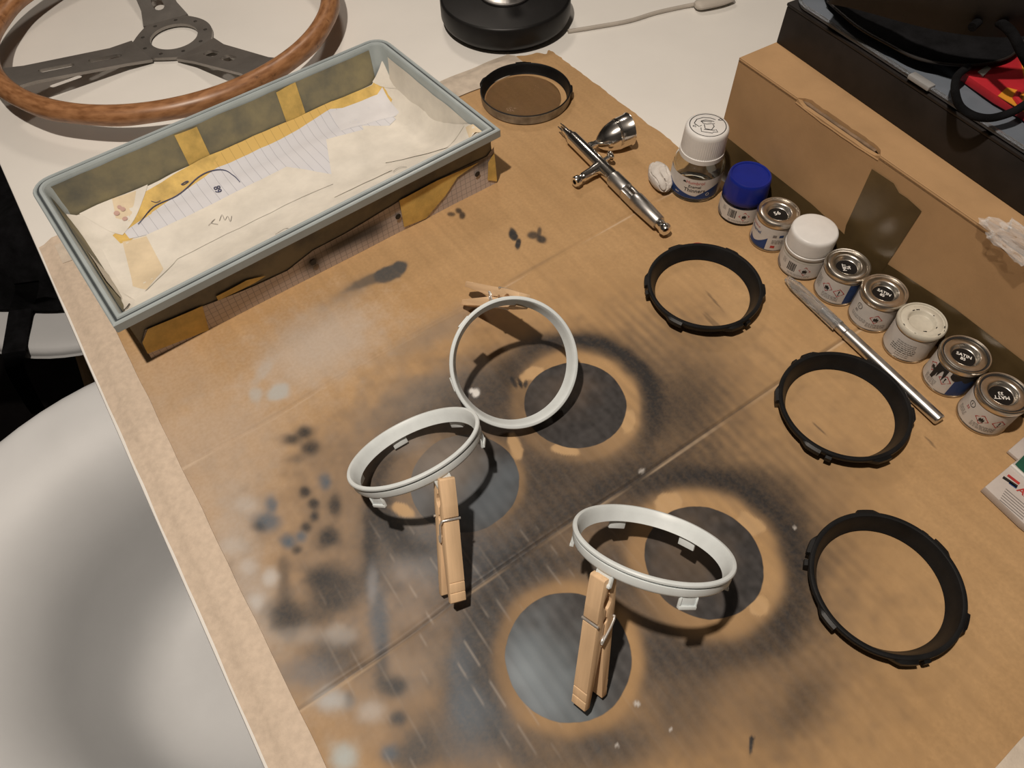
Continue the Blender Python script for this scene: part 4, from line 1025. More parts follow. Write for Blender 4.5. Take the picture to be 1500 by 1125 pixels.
# ------------------------------------------------------------------ putty
pc = U(967, 258, 8)
mb = MB(); bm = bmesh.new(); bmesh.ops.create_icosphere(bm, subdivisions=5, radius=1)
for v in bm.verts:
    d = v.co.normalized(); n_ = mnoise.noise(d * 1.1 + Vector((4, 1, 2))); crs = abs(mnoise.noise(d * 1.15 + Vector((1.3, 7, 3))))
    r = 1 + .16 * n_ - .22 * math.exp(-(crs / .045) ** 2) + .03 * mnoise.noise(d * 9)
    v.co = Vector((d.x * r * 9.5, d.y * r * 18.0, d.z * r * 8.6))
    if v.co.z < -7.4: v.co.z = -7.4
o = mb.bm(bm).build('putty_lump', M['putty'], None, ang=60)
o.location = wl((pc[0], pc[1], 8.2)); o.rotation_euler = (0, 0, math.radians(12))
tag(o, 'folded lump of white putty left of the thinners bottle', 'putty')
# ------------------------------------------------------------------ paint tins, jars and bottle
def img_angle(loc, dx, dy):
    """direction on the table that the photo shows as (dx, dy) at a spot"""
    P = np.array([loc[0], loc[1], 0]) - _o; zc = P @ _fw; px = 750 + FPX * (P @ _r2) / zc; py = 562.5 - FPX * (P @ _u2) / zc
    d = U(px + dx, py + dy) - U(px, py); return math.atan2(d[1], d[0])
def wrap(r, a0, y0):
    """print coordinates (x along the label, y up) onto a cylinder; a0 = facing angle"""
    return lambda p: (r * math.cos(a0 + p[0] / r), r * math.sin(a0 + p[0] / r), y0 + p[1])
def shift(T, dx, dy, s=1.0): return lambda p: T((p[0] * s + dx, p[1] * s + dy, 0))
def arc_band(mb, r, a0, a1, z0, z1, n=24):
    """patch of a cylinder; z0/z1 may be functions of the fraction along it"""
    V = []; F = []
    for i in range(n + 1):
        t = i / n; a = a0 + (a1 - a0) * t; lo_ = z0(t) if callable(z0) else z0; hi = z1(t) if callable(z1) else z1
        for k in range(4): V.append((r * math.cos(a), r * math.sin(a), lo_ + (hi - lo_) * k / 3))
    for i in range(n):
        for k in range(3): q = i * 4 + k; F.append((q, q + 4, q + 5, q + 1))
    return mb.add(V, F)
def diamond(par, T, s=4.2, kind='flame'):
    MB().line([(0, s), (s, 0), (0, -s), (-s, 0)], .75, T, closed=True).build('hazard_diamond', M['print_red'], par, smooth=False)
    if kind == 'flame':
        mb = MB().poly([(-1.5, -1.6), (1.5, -1.6), (1.9, -.2), (1.1, 1.2), (.9, .2), (.2, 2.0), (-.6, .6), (-1.1, 1.3), (-1.9, -.1)], T)
        mb.line([(-1.9, -2.2), (1.9, -2.2)], .5, T)
    else: mb = MB().poly([(-.5, 2.2), (.5, 2.2), (.3, -.8), (-.3, -.8)], T).poly([(-.45, -1.4), (.45, -1.4), (.45, -2.3), (-.45, -2.3)], T)
    mb.build('hazard_symbol', M['print_black'], par, smooth=False)
def fine_lines(par, T, w, n, dy=1.15, mt='print_grey', seed=1, h=.42):
    rnd = random.Random(seed); mb = MB()
    for i in range(n):
        x = -w / 2
        while x < w / 2:
            l = rnd.uniform(.8, 2.6); mb.line([(x + (min(x + l, w / 2) - x) * q / 3, -i * dy) for q in range(4)], h, T); x += l + rnd.uniform(.3, .6)
    return mb.build('fine_print', M[mt], par, smooth=False)

def tin(label, loc, h, lid_text=None, text_dir=(10, 5), lid_dark=True, rot=0.0, body='tin', label_fn=None, painted=None, black_groove=False):
    t = thing('paint_tin', label, 'paint tin', (loc[0], loc[1], .7), 0.0, 'small enamel paint tins in a row along the box')
    k = h / 30.0
    MB().lathe([(0, 1.0), (15.2, 1.0), (15.6, 0), (16.3, .2), (16.4, 1.4), (15.9, 2.2), (15.85, 24.2 * k), (16.2, 25.0 * k), (16.2, 26 * k)], 64).build('body', painted or M['tin_brass'], t, ang=30)
    lid = MB().lathe([(16.0, 25.6 * k), (16.8, 26.2 * k), (17.0, 27.6 * k), (16.7, 29.3 * k), (16.0, 30 * k), (15.3, 29.8 * k), (15.0, 28.8 * k), (14.2, 28.6 * k), (13.6, 29.0 * k), (10.6, 29.2 * k), (9.8, 29.0 * k), (9.2, 28.2 * k), (8.3, 26.0 * k), (7.8, 25.7 * k), (0, 25.7 * k)], 72).build('lid', painted or M['tin'], t, ang=40)
    if black_groove: MB().lathe([(15.25, 29.3 * k), (15.05, 28.95 * k), (14.2, 28.75 * k), (13.9, 28.95 * k)], 64).build('paint_residue', M['print_black'], lid)
    if lid_text:
        MB().lathe([(0, 25.9 * k), (7.7, 25.9 * k), (7.75, 25.75 * k)], 40).build('lid_print', M['dark_paint'], lid)
        a = img_angle(loc, *text_dir); mb = MB()
        for i, (s_, sz) in enumerate(lid_text):
            dy = 1.55 - 3.2 * i
            mb.text(s_, sz, T=lambda p, dy=dy: (p[0] * math.cos(a) - (p[1] + dy) * math.sin(a), p[0] * math.sin(a) + (p[1] + dy) * math.cos(a), 26.0 * k), bold=.07)
        mb.build('lid_lettering', M['print_white'], lid, smooth=False)
    fa = math.atan2(-loc[1], -loc[0])
    lb_ = MB(); arc_band(lb_, 16.02, fa - 2.6, fa + 2.6, 2.3, 23.9 * k, 60); lbl = lb_.build('label', painted or M['label'], t, ang=60)
    if label_fn: label_fn(t, lbl, fa, k)
    return t
R_ = 16.1
def lab_enamel(t, lbl, fa, k):
    arc_band(MB(), 16.08, fa - 1.15, fa - .05, 2.4, lambda q: 6 + 8 * (abs(q - .35) / .65) ** 1.5, 30).build('blue_swoosh', M['label_blue'], lbl, ang=60)
    MB().text('Humbrol', 3.0, T=wrap(R_ + .05, fa - .95, 20)).build('maker_lettering', M['print_red'], lbl, smooth=False)
    MB().text('Enamel', 4.2, T=wrap(R_ + .05, fa - .85, 16), bold=.05).build('enamel_lettering', M['label_blue'], lbl, smooth=False)
    for (x, y, w_, mt) in ((2.5, 17, 3, 'print_grey'), (7.5, 17, 3.5, 'label_blue'), (3.0, 6, 3.4, 'print_red')):
        MB().poly([(x, y - 1.3), (x + w_, y - 1.3), (x + w_, y + 1.3), (x, y + 1.3)], wrap(R_ + .05, fa, 0)).build('label_icon', M[mt], lbl, smooth=False)
    fine_lines(lbl, shift(wrap(R_ + .05, fa + .45, 13), 0, 0), 9, 4, seed=3)
def lab_two(t, lbl, fa, k):
    diamond(lbl, wrap(R_ + .06, fa - .38, 14.5), 4.2, 'flame'); diamond(lbl, wrap(R_ + .06, fa + .22, 13.5), 4.0, 'mark')
    arc_band(MB(), 16.08, fa + .58, fa + 1.1, 2.4, 23 * k, 12).build('blue_panel', M['label_blue'], lbl)
    fine_lines(lbl, wrap(R_ + .05, fa - .1, 8.5), 13, 4, seed=5); fine_lines(lbl, wrap(R_ + .05, fa - 1.0, 18), 7, 9, seed=6)
def lab_satin(t, lbl, fa, k):
    diamond(lbl, wrap(R_ + .06, fa + .32, 14), 4.3, 'flame')
    MB().line(ell(0, 0, 2.3, 2.3, 18), .45, wrap(R_ + .06, fa - .62, 18), closed=True).line([(-.3, -1.2), (-.3, 1.2)], .5, wrap(R_ + .06, fa - .62, 18)).build('recycling_mark', M['print_black'], lbl, smooth=False)
    MB().text('85', 3.0, T=wrap(R_ + .06, fa - .68, 13), bold=.06).build('shade_number', M['print_grey'], lbl, smooth=False)
    fine_lines(lbl, wrap(R_ + .05, fa - .45, 9.5), 14, 3, seed=8); fine_lines(lbl, wrap(R_ + .05, fa + .45, 8.5), 14, 4, seed=9)
def lab_cream(t, lbl, fa, k):
    fine_lines(lbl, wrap(R_ + .05, fa + .05, 18), 14, 3, 1.9, 'print_grey', 11, .55); fine_lines(lbl, wrap(R_ + .05, fa + .0, 12.4), 18, 3, 1.9, 'print_black', 12, .6); fine_lines(lbl, wrap(R_ + .05, fa + .1, 6.6), 10, 2, 1.9, 'print_grey', 13, .5)
def lab_drip(t, lbl, fa, k):
    diamond(lbl, wrap(R_ + .06, fa + .02, 14.5), 4.2, 'mark'); diamond(lbl, wrap(R_ + .06, fa - .72, 17), 4.0, 'flame')
    arc_band(MB(), 16.08, fa + .36, fa + 1.5, 2.4, 22 * k, 16).build('blue_panel', M['label_blue'], lbl)
    arc_band(MB(), 16.22, fa - .62, fa - .05, lambda q: 12 + 9 * abs(math.sin(q * 7)) * (q > .35) - 3 * (q < .3), 24 * k, 30).build('paint_drip', M['print_black'], lbl)
    arc_band(MB(), 16.22, fa + .1, fa + 1.4, lambda q: 20.5 - 3 * abs(math.sin(q * 9)), 24 * k, 30).build('paint_drip', M['print_black'], lbl)
    fine_lines(lbl, wrap(R_ + .05, fa - .5, 9), 10, 5, seed=15)
def lab_matt(t, lbl, fa, k):
    diamond(lbl, wrap(R_ + .06, fa + .12, 14), 4.3, 'flame'); diamond(lbl, wrap(R_ + .06, fa + .78, 14.5), 4.1, 'mark')
    MB().line(ell(0, 0, 2.3, 2.3, 18), .45, wrap(R_ + .06, fa - .55, 19), closed=True).line([(-.3, -1.2), (-.3, 1.2)], .5, wrap(R_ + .06, fa - .55, 19)).build('recycling_mark', M['print_black'], lbl, smooth=False)
    MB().text('33', 3.0, T=wrap(R_ + .06, fa - .62, 14), bold=.06).build('shade_number', M['print_red'], lbl, smooth=False)
    fine_lines(lbl, wrap(R_ + .05, fa + .35, 8.4), 16, 4, seed=18); fine_lines(lbl, wrap(R_ + .05, fa - .75, 9.5), 8, 4, seed=19)
tin('small paint tin with a blue swoosh label beside the blue-capped jar', (217.2, 427.6), 30, [('56', 5.5)], (10, -2), label_fn=lab_enamel)
tin('paint tin with lid marked MET 56 next to the white-capped jar', (255.0, 368.6), 29.5, [('MET', 3.8), ('56', 3.6)], (-2, -10), label_fn=lab_two)
tin('clean paint tin with lid marked SATIN 85 left of the cream tin', (274.0, 341.6), 29.3, [('SATIN', 3.7), ('85', 3.5)], (10, 5), label_fn=lab_satin)
tin('paint tin with lid smeared all over in cream paint', (291.0, 312.6), 30, None, painted=None, label_fn=lab_cream)
tin('paint tin with SATIN 85 lid and black paint drips down its side', (309.6, 282.0), 30, [('SATIN', 3.7), ('85', 3.5)], (10, 4), black_groove=True, label_fn=lab_drip)
tin('paint tin with MATT 33 lid read upside down, last at the right', (322.5, 250.4), 29.5, [('MATT', 3.8), ('33', 3.6)], (-10, -1), black_groove=True, label_fn=lab_matt)
# cream paint over the fourth tin's lid
ct = [o for o in COL.objects if o.get('label', '').startswith('paint tin with lid smeared')][0]
for ch in ct.children:
    if ch.name.startswith('lid'):
        ch.data = ch.data.copy(); ch.data.materials.clear(); ch.data.materials.append(M['cream_paint'])
def film(a, r, z): return r
mb = MB(); rnd = random.Random(3)
for i in range(14):
    a = rnd.uniform(0, 6.28); r = rnd.choice((15.2, 14.6, 10.0)); x, y = r * math.cos(a), r * math.sin(a)
    mb.poly([(x + q[0], y + q[1], 30.05 if r > 14.9 else 29.3) for q in ell(0, 0, rnd.uniform(.4, 1.4), rnd.uniform(.2, .5), 8, 0, a + 1.57)])
mb.build('bare_metal_chips', M['dark_paint'], ct, smooth=False)

def ribbed(n, depth, z0, z1):
    def f(a, r, z):
        return r - (depth * (.5 - .5 * math.cos(a * n)) if z0 < z < z1 else 0)
    return f
# thinners bottle
bl = (166.0, 495.0); fa = math.atan2(-bl[1], -bl[0])
t = thing('thinners_bottle', 'clear glass thinners bottle with a tall ribbed white cap', 'bottle', (bl[0], bl[1], .7), 0.0)
gl = MB().lathe([(0, 1.2), (17, 1.0), (19.5, 0), (21.2, .8), (21.8, 3), (21.8, 26), (21.4, 29), (19.5, 32), (16.5, 33.8), (14.8, 34.6), (14.8, 40), (13.0, 40), (13.4, 34.4), (16, 32.8), (19.0, 30.6), (20.6, 28), (20.8, 25), (20.8, 4), (18, 2.2), (0, 2.2)], 72).build('glass_body', M['glass'], t, ang=40)
0 and MB().lathe([(0, 2.8), (17, 2.8), (19.5, 4.2), (19.5, 22), (0, 22)], 48).build('thinners_liquid', mat('thinners_liquid', (.80, .74, .62), .02, trans=1.0, ior=1.38, var=0), t, ang=40)
lb_ = arc_band(MB(), 21.95, fa - 1.45, fa + 1.45, 4.2, 24.5, 60).build('label', M['label'], t, ang=60)
arc_band(MB(), 22.02, fa - 1.2, fa + 1.12, 4.4, lambda q: 7 + 6.0 * max(abs(q - .58) / .5, .08) ** 1.2 if q < .58 else 7 + 10 * (q - .58) / .42 * (1.6 - .6 * (q - .58) / .42), 60).build('blue_swoosh', M['label_blue'], lb_, ang=60)
MB().poly([(-1, -3.4), (3.2, -3.4), (1.1, -1.0)], wrap(22.06, fa, 11)).build('swoosh_tip', M['label'], lb_, smooth=False)
MB().text('Humbrol', 4.4, T=wrap(22.08, fa + .06, 20.8)).build('maker_lettering', M['print_red'], lb_, smooth=False)
MB().poly([(-9.6, 0), (-6.6, 0), (-6.9, 1.2), (-7.6, 1.8), (-8.6, 1.8), (-9.3, 1.2)], wrap(22.08, fa, 19.8)).build('maker_mark', M['print_black'], lb_, smooth=False)
MB().text('Enamel', 3.8, T=wrap(22.08, fa + .06, 16.8), bold=.03).build('enamel_lettering', M['print_black'], lb_, smooth=False)
MB().text('Thinners', 5.2, T=wrap(22.08, fa + .08, 12.8), bold=.05).build('thinners_lettering', M['print_black'], lb_, smooth=False)
MB().line(ell(0, 0, 1.4, 1.4, 14), .4, wrap(22.1, fa + .62, 9), closed=True).build('recycling_mark', M['print_white'], lb_, smooth=False)
MB().text('28ml', 2.0, T=wrap(22.1, fa - .62, 7.2)).build('volume_lettering', M['print_white'], lb_, smooth=False)
cp_ = MB().lathe([(0, 62.4), (15.4, 62.4), (16.8, 61.8), (17.6, 60.2), (17.8, 58), (18.2, 41.2), (18.6, 40.8), (18.6, 36.6), (17.8, 36.2), (15, 36.2)], 240, rfun=ribbed(60, .55, 41, 57)).build('ribbed_cap', M['white_cap'], t, ang=50)
ca = img_angle(bl, 10, 1)
def capT(p): return (p[0] * math.cos(ca) - p[1] * math.sin(ca), p[0] * math.sin(ca) + p[1] * math.cos(ca), 62.5)
mb = MB(); mb.line(ell(0, 0, 14.6, 14.6, 48), .7, capT, closed=True)
for s_ in ([(-11, 1), (-9, 6.5), (-4, 9.5), (2, 9.6), (6, 8)], [(-11, 1), (-7, -3), (-5, -1)], [(-5.5, 5), (-4, 2), (-1, 1), (2, 2.2), (5.5, 2.6)], [(-5, 5.2), (-2, 6.4), (2, 6.2), (5, 5.2)], [(-3, .5), (-2, -5), (3, -5.6), (5, -1), (4, 1.4)], [(-5.5, -4), (-5, -9), (4, -10), (4.2, -8.5), (8, -8), (6.5, -4.8), (5.4, -6), (-3, -6)], [(8, 8), (10, 10), (11.5, 8), (9.5, 7.5), (8, 8)], [(-12, -3), (-10, -1), (-9.5, -4), (-12, -3)], [(-6, 3.8), (-2, 4.8), (3, 4.4)]):
    mb.line(s_, .7, capT)
mb.build('cap_pictogram', M['print_black'], cp_, smooth=False)

def jar(label, loc, h, capmat, blue, seed):
    t = thing('paint_jar', label, 'paint jar', (loc[0], loc[1], .7), 0.0, 'screw-cap paint jars')
    fa = math.atan2(-loc[1], -loc[0])
    MB().lathe([(0, .8), (15, .6), (16.6, 0), (17.9, 1.2), (18.1, 3), (18.1, 17.5), (17.4, 19.5), (15.5, 21.4), (15.5, 25), (0, 25)], 64).build('glass_body', M['jar_dark'] if blue else M['glass_milky'], t, ang=40)
    l_ = arc_band(MB(), 18.2, fa - 1.5, fa + 1.5, 2.6, 17.2, 60).build('label', M['label'], t, ang=60)
    if blue: cap = [(0, h - .9), (14.6, h - .9), (15.0, h - .2), (16.2, h), (16.9, h - .8), (17.3, h - 3), (18.2, h - 15), (18.4, h - 19.5), (17.8, h - 20.3), (15, h - 20.3)]
    else: cap = [(0, h), (15.6, h), (16.8, h - .5), (17.5, h - 2), (17.6, h - 4), (17.7, h - 14.5), (17.3, h - 14.8), (17.3, h - 15.4), (17.9, h - 15.8), (18.0, h - 18.5), (17.3, h - 19.2), (15, h - 19.2)]
    c_ = MB().lathe(cap, 200, rfun=ribbed(66, .22, h - 14, h - 4)).build('screw_cap', capmat, t, ang=50)
    x = -3.5
    rnd = random.Random(seed); mb = MB()
    while x < 3.2:
        w_ = rnd.choice((.35, .5, .8)); mb.poly([(x, -4), (x + w_, -4), (x + w_, 4), (x, 4)], wrap(18.3, fa - .28, 11)); x += w_ + rnd.choice((.3, .5))
    mb.build('barcode', M['print_black'], l_, smooth=False)
    diamond(l_, wrap(18.3, fa + .30, 10.2), 4.3, 'flame')
    fine_lines(l_, wrap(18.28, fa + .1, 5), 18, 2, 1.1, seed=seed); fine_lines(l_, wrap(18.28, fa - .72, 14.5), 3.5, 4, 1.1, seed=seed + 1)
    arc_band(MB(), 18.26, fa - 1.3, fa - .78, 2.7, lambda q: 9 - 5 * q, 10).build('label_corner', M['print_grey'], l_)
    return t
M['jar_dark'] = mat('dark_blue_paint_in_glass', (.004, .006, .02), .06, var=.1, coat=.5)
M['glass_milky'] = mat('pale_paint_in_glass', (.42, .39, .34), .08, var=.06, coat=.4)
jar('paint jar with a royal blue screw cap beside the thinners bottle', (199.2, 461.0), 39.5, M['blue_cap'], True, 2)
jar('paint jar with a plain white screw cap between two paint tins', (235.3, 397.6), 38.6, M['white_cap'], False, 5)

# ------------------------------------------------------------------ craft knife
K0 = U(1153, 408, 4.5); K1 = U(1377, 617, 4.5); kd = K1 - K0; KL = np.linalg.norm(kd[:2]); th = math.atan2(kd[1], kd[0])
kn = thing('craft_knife', 'slim aluminium craft knife with a clear plastic blade cap', 'craft knife', (K0[0], K0[1], .7), th)
def KT(p): return (p[2], p[1], p[0] + 4.3)
MB().lathe([(0, 52), (3.6, 52), (3.9, 52.6), (3.9, 63), (3.6, 63.6), (4.2, 64.4), (4.2, KL - 1.2), (3.7, KL - .4), (0, KL - .2)], 40, T=KT).build('handle', M['satin_alu'], kn, ang=30)
MB().lathe([(0, 38), (2.8, 38), (3.4, 40), (3.4, 52), (0, 52)], 28, T=KT).build('collet', M['satin_alu'], kn, ang=30)
MB().prism([(14, -.6), (16, -2.6), (38, -2.8), (38, 2.8), (30, 2.8)], -.3, .3, T=lambda p: (p[0], p[2], p[1] + 4.3)).build('blade', M['wire'], kn, ang=30)
def cap_r(a, r, z): return r * (1 + .10 * math.cos(3 * a))
MB().lathe([(4.4, 56), (5.1, 56), (5.0, 50), (4.6, 12), (3.2, 3), (2.6, 0), (0, 0), (0, 1.2), (1.8, 1.4), (2.8, 4), (4.0, 14), (4.4, 50)], 36, T=lambda p: (p[2], p[1] * .98, p[0] * .86 + 4.3), rfun=cap_r, close=True).build('clear_cap', M['clear_plastic'], kn, ang=40)
for s_ in (-1, 1): MB().box(8, 40, s_ * 4.4 - .5, s_ * 4.4 + .5, 3.4, 5.2, .3).build('cap_rib', M['clear_plastic'], kn)

# ------------------------------------------------------------------ little red rubber ring by the black bezel
rp_ = U(1022, 362, 1)
o = MB().tube([(p[0], p[1], 0) for p in ell(0, 0, 6, 5, 28)], .9, 8, closed=True).build('rubber_band', M['red_band'], None)
o.location = wl((rp_[0], rp_[1] - 1.5, 1.6)); tag(o, 'tiny red rubber ring peeking out behind the black bezel', 'rubber ring')

# ------------------------------------------------------------------ kraft carton with hand slots
BH = 101.0
def turned(u0, v0, ang):
    """frame of a box turned by ang about its left front corner (u0, v0)"""
    return lambda u, v: UV(u0 + (u - u0) * math.cos(ang) + (v - v0) * math.sin(ang), v0 - (u - u0) * math.sin(ang) + (v - v0) * math.cos(ang))
BU0, BV1 = 445.5, 338.5
BU1, BV0 = 650.0, -30.0
UB = turned(BU0, BV1, .050)
def tbox(mb, fr, u0, u1, v0, v1, z0, z1, bev=0, seg=2):
    return mb.box(u0, u1, v0, v1, z0, z1, bev, lambda p: (*fr(p[0], p[1])[:2], p[2]), seg)
c = UB((BU0 + BU1) / 2, (BV0 + BV1) / 2)
bx = thing('cardboard_box', 'low brown carton with a torn hand slot, standing behind the paint tins', 'box', (c[0], c[1], .8))
def BF(p):   # front panel: x = v, y = z, thickness inwards
    q = UB(BU0 + p[2], p[0]); return (q[0], q[1], p[1])
def BTp(p):  # top panel: x = v, y = u
    q = UB(p[1], p[0]); return (q[0], q[1], p[2])
def px_box(px, py):
    """(v, z) on the front panel seen at a pixel"""
    A_ = UB(BU0, 0); B_ = UB(BU0, 100); t_ = (B_ - A_)[:2] / np.linalg.norm((B_ - A_)[:2]); n_ = np.array([t_[1], -t_[0], 0])
    d = U(px, py, 0) - _o; k = ((A_ - _o) @ n_) / (d @ n_); w = _o + d * k
    return ((w - A_)[:2] @ t_, w[2])
def px_edge(px, py):
    A_ = UB(BU0, 0); B_ = UB(BU0, 100); t_ = (B_ - A_)[:2] / 100
    return (U(px, py, BH) - A_)[:2] @ t_
def notch(v, w, depth, seed):
    """ragged slot profile along an edge: list of (v, inset)"""
    o = []
    for i in range(21):
        t = i / 20; d = depth * min(1, math.sin(math.pi * max(.0, min(1, t))) * 4.5) * (1 + .22 * mnoise.noise(Vector((t * 14, seed, 0)))); o.append((v - w / 2 + w * t, max(0, d)))
    return o
sa, sb = px_edge(1170, 143), px_edge(1298, 224); SV = (sa + sb) / 2; SW = abs(sa - sb)
SV2 = px_edge(1455, 345) - SW / 2
n1 = notch(SV, SW, 3.0, 1); n2 = notch(SV2, SW, 3.0, 5)
fr = [(BV0, .8), (BV1, .8), (BV1, BH)] + [(v, BH - d) for v, d in n1[::-1]] + [(v, BH - d) for v, d in n2[::-1]] + [(BV0, BH)]
MB().prism(fr, 0, 3.2, T=BF).build('front_panel', M['kraft'], bx, world=True, smooth=False)
n1t = notch(SV, SW, 6.5, 3); n2t = notch(SV2, SW, 6.5, 7)
tp = [(BV0, BU1), (BV1, BU1), (BV1, BU0)] + [(v, BU0 + d) for v, d in n1t[::-1]] + [(v, BU0 + d) for v, d in n2t[::-1]] + [(BV0, BU0)]
MB().prism(tp, BH - 3.0, BH + .3, T=BTp).build('top_panel', M['kraft'], bx, world=True, smooth=False)
tbox(MB(), UB, BU0 + .2, BU1 - .2, BV1 - 3.2, BV1 - .1, .8, BH - .2, .8).build('end_panel', M['kraft'], bx, world=True)
tbox(MB(), UB, BU0 + .2, BU1 - .2, BV0 + .1, BV0 + 3.2, .8, BH - .2, .8).build('end_panel', M['kraft'], bx, world=True)
tbox(MB(), UB, BU1 - 3.2, BU1, BV0 + 3.4, BV1 - 3.4, .8, BH - 3.2, .8).build('back_panel', M['kraft'], bx, world=True)
# turned-in flap seen inside each slot, torn
for v, sd in ((SV, 2), (SV2, 6)):
    pr = [(v - SW / 2 + 7, 60), (v + SW / 2 - 3, 60)] + [(v + SW / 2 - 3 - (SW - 10) * t / 12, BH - 2.2 - 1.2 * abs(mnoise.noise(Vector((t * .9, sd, 0))))) for t in range(13)]
    MB().prism(pr, 3.6, 6.2, T=BF).build('inner_flap', M['kraft_in'], bx, world=True, smooth=False)
for v in (SV, SV2):
    pts = [(v - SW / 2 + SW * t / 12, BH - 3.6 - 1.2 * math.sin(math.pi * t / 12) * (1 + .5 * mnoise.noise(Vector((t * .8, v, 1))))) for t in range(13)]
    MB().tube([BF((a, z, .3)) for a, z in pts], .8, 8).build('crushed_lip', M['kraft'], bx, world=True)
# softened top edge (fold) of the carton
for a0_, a1_ in ((BV1 - .5, SV + SW / 2), (SV - SW / 2, SV2 + SW / 2), (SV2 - SW / 2, BV0 + .5)):
    MB().tube([BF((a, BH - 1.1, 1.2)) for a in np.linspace(a0_, a1_, 12)], 1.5, 10).build('fold_edge', M['kraft'], bx, world=True)
# brown packing tape along the foot and running up the face
def tape_patch(name, poly, off=.35):
    P2, Fc = cut_sheet(poly, None, 12, 12)
    return MB().add([BF((a, z, -off - .15 * mnoise.noise(Vector((a * .06, z * .06, 3))))) for a, z in P2], Fc).build(name, M['brown_tape'], bx, world=True, ang=60)
top_ = [px_box(*q) for q in ((1068, 203), (1190, 299), (1245, 350), (1400, 452), (1500, 529))]
tape_patch('packing_tape', [(BV0 + 1, 1.0), (BV1 - .4, 1.0), (BV1 - .4, top_[0][1] + 1)] + top_ + [(BV0 + 1, top_[-1][1])])
tape_patch('packing_tape', [(px_box(1240, 352)[0], 15), px_box(1240, 330), px_box(1278, 247), px_box(1310, 268), px_box(1318, 282), px_box(1330, 290), px_box(1351, 309), px_box(1318, 360), px_box(1290, 402), (px_box(1290, 402)[0], 12)], .6)

# ------------------------------------------------------------------ black carton, clear container, packets on the carton
KZ = 133.5; DZ = KZ - 140.0
KU, KV = 484.0, 336.5
UK = turned(KU, KV, .090)
def UZ(px, py, z): return U(px, py, z + DZ)
kc = UK(570, 150)
kb = thing('black_box', 'flat black box lying on top of the brown carton', 'box', (kc[0], kc[1], BH + .4))
tbox(MB(), UK, KU, KU + 165, -20, KV, BH + .4, KZ - 2.5, 1.0).build('box_body', M['black_card'], kb, world=True)
tbox(MB(), UK, KU - .4, KU + 165.6, -20.6, KV + .4, KZ - 2.5, KZ, .8).build('box_lid', M['black_card'], kb, world=True)
tc_ = thing('plastic_container', 'clear plastic container with blue-grey rim on the black box', 'container', (kc[0], kc[1], KZ + .2))
def cont(pr, name, mt, cap=False):
    V = []; F = []; n = 28
    def rr(d, z):
        u0_, u1_, v0_, v1_ = KU + .4 + d, KU + 162 - d, -15 + d, KV - 2 - d; r = max(14 - d, 3); o = []
        for (cx, cy, s) in ((u1_ - r, v1_ - r, 0), (u0_ + r, v1_ - r, .5 * math.pi), (u0_ + r, v0_ + r, math.pi), (u1_ - r, v0_ + r, 1.5 * math.pi)):
            for k in range(7): a = s + .5 * math.pi * k / 6; q = UK(cx + r * math.cos(a), cy + r * math.sin(a)); o.append((q[0], q[1], z + DZ))
        return o
    for d, z in pr: V += rr(d, z)
    for i in range(len(pr) - 1):
        for k in range(n): F.append((i * n + k, i * n + (k + 1) % n, (i + 1) * n + (k + 1) % n, (i + 1) * n + k))
    if cap: F.append(tuple((len(pr) - 1) * n + k for k in range(n)))
    return MB().add(V, F).build(name, mt, tc_, world=True, ang=40)
cont([(3, 140.3), (.6, 141), (0, 142), (0, 143.4), (1.0, 144), (19, 144.6), (20, 145.6), (21, 147.5), (22.5, 148.4), (27, 148.4), (28.5, 147.5), (30, 143), (33, 141.4)], 'container_wall', M['frosted'], True)
cont([(-.2, 143.2), (-.9, 144.0), (-.2, 144.9), (1.4, 144.8), (2.0, 144.2)], 'rim_bead', M['clear_plastic'])
q = UZ(1332, 127, 144)
kv_ = (q - UK(KU, 0))[:2] @ ((UK(KU, 100) - UK(KU, 0))[:2] / 100)
tbox(MB(), UK, KU - 2.5, KU + 4, kv_ - 9, kv_ + 9, 142.6 + DZ, 145.8 + DZ, .6).build('clip_tab', M['clip_grey'], tc_, world=True)
# packets inside
def packet(name, label, pxs, z, mt, th=3.0):
    P_ = [UZ(*p, z) for p in pxs]; c_ = sum(P_) / len(P_)
    t = thing(name, label, 'packet', (c_[0], c_[1], z + DZ - th))
    MB().prism([(p[0], p[1]) for p in P_], z + DZ - th, z + DZ, bev=.5).build('packet_body', mt, t, world=True, ang=30)
    return t
pk = packet('snack_packet', 'bright red and yellow packet inside the clear container', [(1405, 102), (1440, 85), (1500, 75), (1540, 110), (1540, 190), (1500, 162), (1462, 141)], 152, M['pack_red'], 5.5)
for nm, pxs, mt in (('yellow_panel', [(1462, 140), (1475, 128), (1490, 132), (1500, 130), (1540, 140), (1540, 190), (1500, 163)], M['pack_yellow']), ('white_flash', [(1432, 105), (1446, 96), (1452, 100), (1440, 112)], M['pack_white']), ('yellow_panel', [(1494, 82), (1520, 78), (1530, 110), (1502, 120)], M['pack_yellow'])):
    MB().prism([tuple(UZ(*p, 152.4)[:2]) for p in pxs], 152.05 + DZ, 152.5 + DZ).build(nm, mt, pk, world=True, smooth=False)
MB().tube([UZ(1500, 132, 153), UZ(1492, 136, 153), UZ(1488, 144, 153), UZ(1494, 152, 153), UZ(1502, 156, 153)], 2.0, 8).build('red_letter', M['pack_red'], pk, world=True)
bc = UK(KU + 75, 95)
tbox(MB(), UK, KU + 40, KU + 120, 34, 190, 141.9 + DZ, 145.8 + DZ, 1).build('carton_body', M['pack_blue'], thing('blue_carton', 'blue carton lying in the clear container', 'carton', (bc[0], bc[1], 141.9 + DZ)), world=True)

